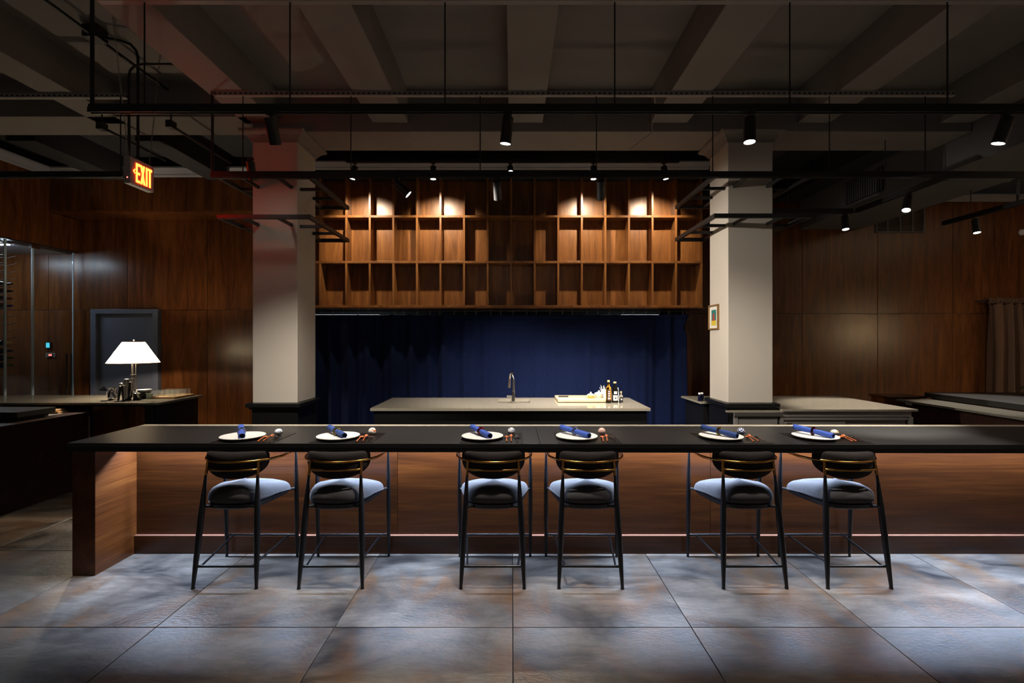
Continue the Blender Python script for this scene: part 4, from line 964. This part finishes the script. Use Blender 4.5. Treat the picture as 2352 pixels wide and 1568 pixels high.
def pot(x, y, r, hb, hl, mb, ml, label):
    t = thing('lidded_bowl', label, 'bowl', (x, y, cbz))
    MB().lathe([(0, 0), (r * .6, 0), (r * .85, hb * .35), (r, hb), (r * .97, hb), (0, hb * .9)], (x, y, cbz), 28).build('bowl', mb, t, smooth=True)
    MB().lathe([(r * 1.04, hb + .001), (r * 1.02, hb + .006), (r * .6, hb + hl * .7), (r * .2, hb + hl), (r * .16, hb + hl + .004), (r * .22, hb + hl + .012), (0, hb + hl + .018)], (x, y, cbz), 28).build('lid', ml, t, smooth=True)
pot(.905, 5.60, .043, .034, .022, 'painted_yellow', 'white_gloss', 'small yellow bowl with white lid on the cutting board')
pot(1.005, 5.64, .052, .045, .025, 'white_gloss', 'white_gloss', 'white lidded bowl on the cutting board beside the bottles')
jr = thing('utensil_jar', 'white jar of small picks behind the amber bottle', 'jar', (1.075, 5.70, cbz))
MB().lathe([(0, 0), (.03, 0), (.032, .09), (.029, .09), (.027, .006), (0, .006)], (1.075, 5.70, cbz), 20).build('jar', 'white_gloss', jr, smooth=True)
for k in range(6):
    a = k * 1.05; MB().tube([(1.075 + .01 * math.cos(a), 5.70 + .01 * math.sin(a), cbz + .01), (1.068 + .03 * math.cos(a) - .012, 5.70 + .026 * math.sin(a), cbz + .115 + .012 * (k % 3))], .0022, 6).build('pick', 'white_gloss', jr)
def bottle(name, x, y, z, prof, mat, capm, cap, bands, label, cat='bottle', group=None):
    t = thing(name, label, cat, (x, y, z), group)
    MB().lathe(prof, (x, y, z), 28).build('glass_body', mat, t, smooth=True)
    MB().lathe(cap, (x, y, z), 20).build('cap', capm, t, smooth=True)
    for (z0, z1, r, mt, a0, a1) in bands:
        nn = 18; vs_ = []
        for i in range(nn + 1):
            a = a0 + (a1 - a0) * i / nn
            vs_ += [(x + r * math.cos(a), y + r * math.sin(a), z + z0), (x + r * math.cos(a), y + r * math.sin(a), z + z1)]
        MB().add(vs_, [(2 * i, 2 * i + 2, 2 * i + 3, 2 * i + 1) for i in range(nn)]).build('label_band', mt, t, smooth=True)
    return t
A0, A1 = -PI / 2 - .75, -PI / 2 + .75
bx = X(1397, 5.46)
b1 = bottle('liquor_bottle', bx, 5.44, izt, [(0, .002), (.028, .0), (.030, .004), (.030, .165), (.026, .178), (.013, .195), (.0115, .225), (.0115, .232), (0, .232)], 'amber', 'cork',
       [(.0115, .2325), (.0135, .2335), (.0135, .250), (.012, .253), (0, .253)], [(.03, .15, .0306, 'brown_print', -PI / 2 - .55, -PI / 2 + .55), (.045, .062, .0309, 'white_print', -PI / 2 - .4, -PI / 2 + .4), (.075, .088, .0309, 'white_print', -PI / 2 - .3, -PI / 2 + .3), (.1, .112, .0309, 'white_print', -PI / 2 - .35, -PI / 2 + .35), (.124, .134, .0309, 'white_print', -PI / 2 - .3, -PI / 2 + .3)], 'amber liquor bottle with cork top on the island')
bx = X(1410, 5.48)
bottle('liquor_bottle', bx + .012, 5.48, izt, [(0, .002), (.034, .0), (.036, .005), (.036, .13), (.030, .16), (.014, .19), (.0125, .215), (0, .215)], 'black_bottle', 'cork',
       [(.0125, .2155), (.0165, .2165), (.0165, .230), (.015, .233), (0, .233)], [(.025, .085, .0366, 'white_print', A0, A1), (.098, .128, .0367, 'white_print', -PI / 2 - .5, -PI / 2 + .5), (.045, .06, .0369, 'black_print', -PI / 2 - .25, -PI / 2 + .25)], 'black liquor bottle with white labels beside the amber bottle')
bx = X(1424.5, 5.46)
bottle('liquor_bottle', bx + .006, 5.44, izt, [(0, .002), (.021, .0), (.0225, .004), (.0225, .075), (.018, .088), (.009, .1), (.009, .112), (0, .112)], 'glass', 'cork',
       [(.009, .1125), (.0105, .113), (.0105, .128), (0, .13)], [(.012, .068, .0230, 'black_print', A0, A1), (.035, .05, .0233, 'white_print', -PI / 2 - .35, -PI / 2 + .35)], 'tiny clear bottle with black label at the end of the bottles')
bottle('dropper_bottle', X(1419, 5.62), 5.62, izt, [(0, 0), (.013, 0), (.013, .10), (.008, .115), (0, .115)], 'white_gloss', 'white_gloss', [(.008, .1155), (.008, .15), (0, .155)], [], 'slim white bottle between the black and the tiny bottle')

# ================================================================== STEEL COUNTER, RIGHT
sc_ = thing('steel_counter', 'stainless steel prep counter with stone top beside the right pillar', 'counter', (3.15, 5.5, 0))
MB().prism([(2.16, 4.95), (4.10, 4.95), (4.10, 6.14), (2.13, 6.14), (2.13, 5.51), (2.7195, 5.51), (2.7195, 4.989), (2.16, 4.989)], .885, .905).build('worktop', 'quartz', sc_, .002) if False else None
box('worktop', 'quartz', sc_, 2.725, 4.10, 4.92, 6.14, .893, .915, .002)
box('worktop', 'quartz', sc_, 2.13, 2.724, 5.52, 6.14, .893, .915, .002)
box('worktop', 'quartz', sc_, 2.16, 2.7245, 4.895, 4.938, .886, .905, .002)
box('top_rail', 'steel', sc_, 2.26, 4.06, 4.955, 4.975, .835, .892, .002)
for a in (2.26, 2.725, 4.04): box('leg_post', 'steel', sc_, a, a + .035, 4.950, 4.985, 0, .834, .002)
d1 = box('door_panel', 'steel', sc_, 2.31, 2.705, 4.965, 4.985, .12, .825, .004)
d2 = box('sliding_door', 'steel', sc_, 2.765, 3.41, 4.985, 5.0, .12, .80, .003)
d3 = box('sliding_door', 'steel', sc_, 3.42, 4.035, 5.002, 5.017, .12, .80, .003)
box('door_track', 'steel', sc_, 2.765, 4.035, 4.965, 4.985, .80, .83, .002)
for dd, a in ((d2, 2.80), (d3, 3.95)): box('recessed_pull', 'chrome', dd, a, a + .06, 4.972, 4.985, .70, .765, .004)
box('rear_carcass', 'steel', sc_, 2.765, 4.06, 5.03, 6.10, .05, .88, .002)
box('left_carcass', 'black_lacquer', sc_, 2.17, 2.71, 5.54, 6.10, .0, .892, .002)
for k, (q, lb) in enumerate(((2.155, 'dark blue shaker with white cap nearer the curtain, by the right pillar'), (2.195, 'dark blue shaker with white cap against the right pillar'))):
    bottle('shaker', q, 5.60 + .03 * k, .915, [(0, 0), (.018, 0), (.0195, .004), (.019, .06), (.014, .078), (0, .078)], plain('shaker_blue%d' % k, rgb(16, 20, 44), .2), 'white_gloss', [(.014, .0785), (.015, .079), (.015, .098), (0, .099)], [], lb, 'shaker')

# far right counters
rc_ = thing('side_counter', 'low grey-topped counter running back on the far right', 'counter', (5.1, 5.0, 0))
box('worktop', 'quartz_grey', rc_, 4.88, 5.30, 2.6, 6.2, .845, .87, .002)
box('carcass', 'dark_wood', rc_, 4.95, 5.29, 2.65, 6.15, 0, .844, .002)
box('panel_reveal', 'black_lacquer', rc_, 4.943, 4.95, 2.65, 6.15, .60, .61)
rb_ = thing('side_bar', 'raised black stone bar top behind the grey counter on the far right', 'bar', (5.8, 5.0, 0))
box('bar_top', 'soapstone', rb_, 5.31, 6.6, 2.4, 6.28, .885, .945, .003)
box('carcass', 'dark_wood', rb_, 5.33, 6.3, 2.5, 6.2, 0, .884, .002)
wb = thing('end_shelf', 'small brown wooden shelf block at the end of the grey counter', 'shelf', (4.95, 6.4, 0))
box('top_board', 'bar_wood', wb, 4.84, 5.36, 6.30, 6.62, .865, .89, .003)
box('side_board', 'bar_wood', wb, 4.86, 5.30, 6.32, 6.60, 0, .864, .003)
tg = MB().box(4.935, 4.942, 6.02, 6.12, .81, .838).build('small_label_holder', 'white_print', rc_, .001)
# the plant whose leaf peeks in at the right edge
pt = thing('potted_plant', 'green leaves of a plant peeking in at the right edge', 'plant', (6.38, 6.0, .945))
MB().lathe([(0, 0), (.05, 0), (.065, .09), (.058, .09), (0, .08)], (6.38, 6.0, .945), 20).build('pot', 'white_gloss', pt, smooth=True)
for k in range(7):
    a = k * .9 + .3; L2 = .13
    MB().grid(lambda u, v: (6.38 + math.cos(a) * L2 * u - math.sin(a) * .022 * math.sin(PI * u) * (v - .5) * 2, 6.0 + math.sin(a) * L2 * u + math.cos(a) * .022 * math.sin(PI * u) * (v - .5) * 2, 1.03 + .10 * u - .14 * u * u), 8, 3).build('leaf', 'leaf', pt, smooth=True, solid=.001)
# shaded floor lamp further right, outside the picture, whose light is seen on the right wall
flm = thing('floor_lamp', 'floor lamp with linen shade standing beyond the right edge', 'lamp', (9.35, 2.9, 0))
MB().lathe([(.16, 0), (.16, .02), (.02, .03), (.014, .05), (.012, 1.68), (0, 1.68)], (9.35, 2.9, 0), 24).build('stand', 'black_metal', flm, smooth=True)
MB().lathe([(.24, 1.68), (.15, 1.98)], (9.35, 2.9, 0), 32, False).build('shade', 'shade', flm, smooth=True)
point(flm, (9.35, 2.9, 1.82), 1300, (1.0, .74, .46), .05)

# ================================================================== LEFT COUNTER WITH THE LAMP
lc = thing('service_counter', 'grey stone-topped service counter carrying the table lamp', 'counter', (-5.4, 5.84, 0))
box('worktop', 'quartz_grey', lc, -6.46, -3.95, 5.44, 6.24, .89, .915, .002)
box('right_panel', 'black_lacquer', lc, -4.02, -3.99, 5.49, 6.20, 0, .889, .002)
box('front_post', 'black_lacquer', lc, -4.12, -4.021, 5.47, 5.49, 0, .889, .002)
cdoor = box('cabinet_door', 'wall_wood', lc, -4.70, -4.125, 5.465, 5.485, .08, .875, .003)
box('back_panel', 'dark_wood', lc, -6.44, -4.021, 6.17, 6.2, 0, .889)
box('bottom_shelf', 'dark_wood', lc, -6.44, -4.021, 5.5, 6.169, .55, .57)
# lamp
lx, ly = X(307, 6.05), 6.05
tl = thing('table_lamp', 'table lamp with a glowing cone shade on the service counter', 'lamp', (lx, ly, .915))
MB().box(lx - .06, lx + .06, ly - .06, ly + .06, .915, .93).build('base', 'nickel', tl, .004)
for k in range(3):
    a = k * 2 * PI / 3 + .5; MB().tube([(lx + .022 * math.cos(a), ly + .022 * math.sin(a), .93), (lx + .022 * math.cos(a), ly + .022 * math.sin(a), 1.40)], .0075, 10).build('stem_rod', 'nickel', tl, smooth=True)
for z in (1.14, 1.185): MB().lathe([(.034, 0), (.034, .006)], (lx, ly, z), 20).build('collar', 'nickel', tl)
MB().lathe([(.272, 1.335 - .915), (.113, 1.595 - .915)], (lx, ly, .915), 48, False).build('shade', 'shade', tl, smooth=True)
for z, r in ((1.335, .272), (1.595, .113)):
    MB().tube([(lx + r * math.cos(a), ly + r * math.sin(a), z) for a in [2 * PI * i / 40 for i in range(41)]], .004, 6, False).build('shade_trim', 'tray_wood', tl, smooth=True)
MB().lathe([(.006, 0), (.006, .02), (.012, .024), (.0, .034)], (lx, ly, 1.595), 12).build('finial', 'nickel', tl, smooth=True)
for k in range(3):
    a = k * 2 * PI / 3; MB().tube([(lx, ly, 1.597), (lx + .113 * math.cos(a), ly + .113 * math.sin(a), 1.595)], .002, 6).build('spider_arm', 'nickel', tl)
MB().lathe([(.018, 1.40), (.018, 1.43), (.03, 1.46), (.034, 1.49), (.02, 1.525), (0, 1.53)], (lx, ly, 0), 20).build('bulb', 'lens', tl, smooth=True)
point(tl, (lx, ly, 1.555), P_LAMP * .55, WARM, .02)
point(tl, (lx - .02, ly - .075, 1.40), P_LAMP * 1.1, WARM, .02)
# carafe
q = (X(259, 5.72), 5.72, .915)
cf = thing('steel_carafe', 'polished steel carafe at the left of the lamp', 'carafe', q)
MB().lathe([(0, 0), (.045, 0), (.052, .015), (.050, .05), (.038, .09), (.034, .11), (.042, .142), (.039, .142), (.031, .11), (0, .1)], q, 28).build('body', 'chrome', cf, smooth=True)
MB().tube([(q[0] - .045, q[1], .915 + .03), (q[0] - .07, q[1] - .01, .95 + .03), (q[0] - .06, q[1] - .01, .915 + .11), (q[0] - .038, q[1], .915 + .12)], .005, 8).build('handle', 'chrome', cf, smooth=True)
# corkscrew leaning black tool
q = (X(275.5, 5.70), 5.70, .915)
ck = thing('lever_corkscrew', 'black lever corkscrew standing beside the steel carafe', 'corkscrew', q)
MB().tube([(q[0] - .018, q[1], .915), (q[0] - .008, q[1], 1.0), (q[0] + .008, q[1], 1.075)], [.012, .013, .015], 10).build('arm', 'black_plastic', ck, smooth=True)
MB().tube([(q[0] + .022, q[1] + .02, .915), (q[0] + .018, q[1] + .01, 1.08)], [.010, .012], 10).build('arm', 'black_plastic', ck, smooth=True)
MB().lathe([(0, 0), (.016, 0), (.022, .012), (.02, .028), (.01, .036), (0, .036)], (q[0] + .014, q[1], 1.08), 16).build('head', 'chrome', ck, smooth=True)
# electric opener
q = (X(291, 5.76), 5.76, .915)
eo = thing('electric_opener', 'silver cylinder wine opener in the middle of the service counter', 'opener', q)
MB().lathe([(0, 0), (.044, 0), (.046, .006), (.030, .014), (0, .015)], q, 24).build('base', 'black_plastic', eo, smooth=True)
MB().lathe([(0, .015), (.0255, .015), (.0255, .225), (.022, .24), (0, .244)], q, 24).build('cylinder', 'nickel', eo, smooth=True)
MB().lathe([(.029, .145), (.029, .172)], q, 24, False).build('clamp', 'steel', eo, smooth=True, solid=.003)
box('grip', 'black_plastic', eo, q[0] + .018, q[0] + .05, q[1] - .01, q[1] + .03, .925, 1.12, .01)
MB().tube([(q[0] + .03, q[1] + .01, 1.14), (q[0] + .055, q[1], 1.10), (q[0] + .062, q[1] - .01, 1.03), (q[0] + .055, q[1] - .02, .96)], .004, 8).build('lead', 'white_gloss', eo, smooth=True)
# black tin with strap, plates, bowls
q = (X(315, 5.74), 5.74, .915)
tn = thing('black_tin', 'small black tin with a white loop strap before the lamp', 'tin', q)
MB().lathe([(0, 0), (.036, 0), (.038, .004), (.038, .075), (.03, .08), (0, .08)], q, 24).build('can', 'black_plastic', tn, smooth=True)
MB().tube([(q[0] - .045, q[1] - .02, .975), (q[0] - .02, q[1] - .03, 1.01), (q[0] + .015, q[1] - .03, 1.005), (q[0] + .03, q[1] - .035, .985), (q[0] + .05, q[1] - .04, .945)], [.005, .006, .007, .010, .010], 8).build('strap', 'white_gloss', tn, smooth=True)
q = (X(330, 5.9), 5.9, .915)
bb = thing('serving_bowl', 'black bowl under a stack of white plates beside the lamp', 'bowl', q)
MB().lathe([(0, 0), (.055, 0), (.066, .03), (.068, .075), (.064, .075), (.06, .03), (0, .01)], q, 28).build('bowl', 'black_plastic', bb, smooth=True)
for k in range(3):
    o = MB().lathe([(0, 0), (.05, 0), (.074 + .001 * k, .009), (.074 + .001 * k, .011), (0, .005)], (q[0] + .003 * k, q[1], .915 + .0765 + k * .0085), 28).build('small_plate', 'white_gloss', None, smooth=True)
    tag(o, ('bottom', 'middle', 'top')[k] + ' white plate of the stack on the black bowl', 'plate', 'white plates on the black bowl')
for k in range(5):
    zz = .915 + k * .0135
    o = MB().lathe([(0, 0), (.028, 0), (.036, .012), (.037, .0125), (.034, .0125), (0, .004)], (X(343, 5.85), 5.85, zz), 24).build('glass_dish', 'pale_green', None, smooth=True)
    tag(o, 'pale green dish, %s in the stack by the tray of tumblers' % ('lowest', 'second lowest', 'middle', 'second highest', 'topmost')[k], 'dish', 'stacked pale dishes')
# pen
tag(MB().tube([(X(254, 5.56), 5.545, .9195), (X(269, 5.56), 5.575, .9195)], .0045, 8).build('pen', 'white_gloss', None, smooth=True), 'white pen lying at the front edge of the service counter', 'pen')
# tray with tumblers
tr = thing('serving_tray', 'pale wooden tray full of tumblers on the service counter', 'tray', (-4.21, 6.02, .915))
tx0, tx1, ty0, ty1 = -4.375, -4.045, 5.84, 6.21
box('tray_base', 'tray_wood', tr, tx0, tx1, ty0, ty1, .915, .923, .001)
for a in ((tx0, tx1, ty0, ty0 + .01), (tx0, tx1, ty1 - .01, ty1), (tx0, tx0 + .01, ty0 + .01, ty1 - .01), (tx1 - .01, tx1, ty0 + .01, ty1 - .01)):
    box('tray_rim', 'tray_wood', tr, a[0], a[1], a[2], a[3], .923, .935, .001)
g0 = None
for j in range(4):
    for i in range(4):
        gx, gy = tx0 + .053 + i * .0745, ty0 + .055 + j * .086
        if g0 is None:
            g0 = MB().lathe([(0, 0), (.028, 0), (.0305, .004), (.034, .082), (.0325, .083), (.0295, .010), (0, .008)], (0, 0, 0), 20).build('tumbler', 'tumbler_glass', None, smooth=True); g = g0
        else: g = g0.copy(); COL.objects.link(g)
        g.location = (gx, gy, .923)
        tag(g, 'clear tumbler in the wooden tray, %s row, %s' % (('front', 'second', 'third', 'back')[j], ('leftmost', 'second from left', 'third from left', 'rightmost')[i]), 'tumbler', 'tumblers on the wooden tray')

# dark return counter at the far left with open shelf of boards
rt = thing('return_counter', 'dark wood return counter with steel sink left of the bar', 'counter', (-5.1, 4.6, 0))
box('side_panel', 'dark_wood', rt, -4.72, -4.69, 3.9, 5.43, 0, .80, .002)
box('worktop', 'dark_wood', rt, -4.86, -4.68, 3.9, 5.435, .80, .822, .002)
box('sink_deck', 'steel', rt, -5.6, -4.861, 4.6, 5.43, .795, .815, .002)
box('carcass', 'black_lacquer', rt, -5.8, -4.73, 3.9, 4.58, 0, .80)
box('edge_strip', 'steel', rt, -4.69, -4.683, 5.40, 5.41, .25, .77)
rs = thing('raised_counter', 'black raised counter top at the left edge of the picture', 'counter', (-5.5, 4.4, 0))
box('counter_top', 'soapstone', rs, -7.0, -4.77, 3.95, 4.90, .862, .915, .003) if False else box('counter_top', 'soapstone', rs, -6.4, -4.79, 4.72, 5.12, .862, .915, .003)
box('counter_support', 'black_lacquer', rs, -6.4, -4.85, 4.75, 5.1, .823, .861)
for k, (x0_, x1_, z_) in enumerate(((-5.02, -4.62, .83), (-5.13, -4.72, .853), (-5.30, -5.18, .83))):
    o = box('wooden_board', 'tray_wood', None, X((102, 95, 84)[k], 5.4), X((152, 145, 90)[k], 5.4), 5.30, 5.42, (.8155, .8385, .8155)[k], (.8355, .8575, .8465)[k], .002)
    tag(o, ('lower pale wooden board stacked under the service counter top', 'upper pale wooden board stacked under the service counter top', 'short pale wooden block left of the stacked boards')[k], 'board')

# ================================================================== GLASS WINE CABINET
gw = thing('wine_cabinet_glass', 'frameless glass front of the wine cabinet with black bar handle', 'glass door', (-6.48, 6.5, 0))
for a, b_, nm in ((5.0, 6.225, 'glass_pane'), (6.24, 6.585, 'glass_pane'), (6.60, 7.20, 'glass_door_leaf')):
    gp = box(nm, 'thin_glass', gw, -6.486, -6.476, a, b_, .02, 2.91)
    for q in (a, b_): box('polished_edge', 'glass_edge', gw, -6.488, -6.474, q - .006, q + .006, .02, 2.91)
for q in (-6.445, -6.515):
    MB().tube([(q, 7.13, .75), (q, 7.13, 1.42)], .011, 12).build('bar_handle', 'black_metal', gw, smooth=True)
for z in (.93, 1.28): MB().tube([(-6.445, 7.13, z), (-6.515, 7.13, z)], .007, 8).build('handle_bolt', 'chrome', gw, smooth=True)
box('pivot_clamp', 'chrome', gw, -6.50, -6.462, 6.56, 6.68, 2.86, 2.91, .003)
wlt = thing('cabinet_light', 'cold strip light on the ceiling of the wine cabinet', 'light', (-7.2, 6.3, 2.9))
box('housing', 'crown', wlt, -7.7, -6.64, 6.42, 6.48, 2.885, 2.9)
box('diffuser', 'cabinet_led', wlt, -7.68, -6.66, 6.43, 6.47, 2.876, 2.885)
wk = thing('wine_rack', 'metal peg wine rack behind the glass at the left edge', 'rack', (-6.95, 6.45, 0))
for q in (6.38, 6.52): box('rack_upright', 'black_metal', wk, -7.06, -7.03, q - .01, q + .01, 0, 2.9)
zz0 = [Z(y, 6.42) for y in (588, 606, 624, 640, 658, 675, 692, 709, 727, 744, 761, 778, 794, 813, 829, 846, 864, 882)]
for k, z in enumerate(zz0):
    for q in (6.38, 6.52):
        MB().tube([(-7.03, q, z), (-6.80, q, z), (-6.74, q, z - .012), (-6.70, q, z + .008), (-6.66, q, z + .012), (-6.63, q, z + .022)], .0032, 6).build('peg', 'black_metal', wk, smooth=True)
caps = {4: ('black_print', 'black foil, top of the upper four'), 5: ('black_print', 'black foil, second of the upper four'), 6: ('brown_print', 'brown foil, third of the upper four'), 7: ('art_blue', 'blue foil, lowest of the upper four'),
        12: ('painted_yellow', 'pale foil, topmost of the lower four'), 13: ('black_print', 'black foil, second of the lower four'), 14: ('leaf', 'dark green foil, third of the lower four'), 15: ('leaf', 'green foil, lowest of the lower four')}
M['art_blue'] = plain('blue_foil', rgb(40, 66, 150), .3)
for k, (cm, lb) in caps.items():
    z = zz0[k]; w = thing('wine_bottle', 'wine bottle lying in the rack, ' + lb, 'wine bottle', (-6.8, 6.45, z + .041), 'bottles in the wine rack')
    rot = Matrix.Translation((-6.935, 6.45, z + .041)) @ Matrix.Rotation(PI / 2, 4, 'Y')
    MB().lathe([(0, 0), (.034, 0), (.037, .006), (.037, .185), (.030, .215), (.016, .235), (.0145, .262), (0, .262)], n=24).xform(rot).build('glass_body', 'black_bottle', w, smooth=True)
    MB().lathe([(.0148, .2), (.0152, .262), (.0152, .300), (.0, .302)], n=18).xform(rot @ Matrix.Translation((0, 0, 0.02))).build('foil', cm, w, smooth=True)
    MB().lathe([(.0375, .06), (.0375, .16)], n=24, cap=False).xform(rot).build('label_band', 'white_print', w, smooth=True)
# thermostat and display on the wall behind the glass
t = thing('thermostat', 'small black thermostat with lit cyan screen on the left wall', 'thermostat', (X(113, YL), YL, Z(792, YL)))
box('case', 'black_plastic', t, X(107, YL), X(120, YL), YL - .025, YL, Z(800, YL), Z(785, YL), .008)
box('screen', 'cyan_screen', t, X(109.5, YL), X(117.5, YL), YL - .027, YL - .025, Z(798, YL), Z(787, YL))
t = thing('temperature_display', 'small grey plate with red digits below the thermostat', 'display', (X(117, YL), YL, Z(815, YL)))
box('plate', 'steel', t, X(106.5, YL), X(128, YL), YL - .012, YL, Z(820.5, YL), Z(810, YL), .003)
box('bezel', 'black_plastic', t, X(112, YL), X(124, YL), YL - .020, YL - .012, Z(818, YL), Z(812, YL), .004)
for (a, b_, c, d_) in ((114.5, 117.0, 816.7, 813.3), (118.2, 121.5, 816.7, 813.3)):
    m = MB(); x0_, x1_, z0_, z1_ = X(a, YL), X(b_, YL), Z(c, YL), Z(d_, YL); w_ = .0045; zm = (z0_ + z1_) / 2
    for r_ in ((x0_, x1_, z1_ - w_, z1_), (x0_, x1_, z0_, z0_ + w_), (x0_, x1_, zm - w_ / 2, zm + w_ / 2), (x1_ - w_, x1_, z0_, z1_)): m.box(r_[0], r_[1], YL - .0215, YL - .020, r_[2], r_[3])
    m.build('digit', 'red_led', t)
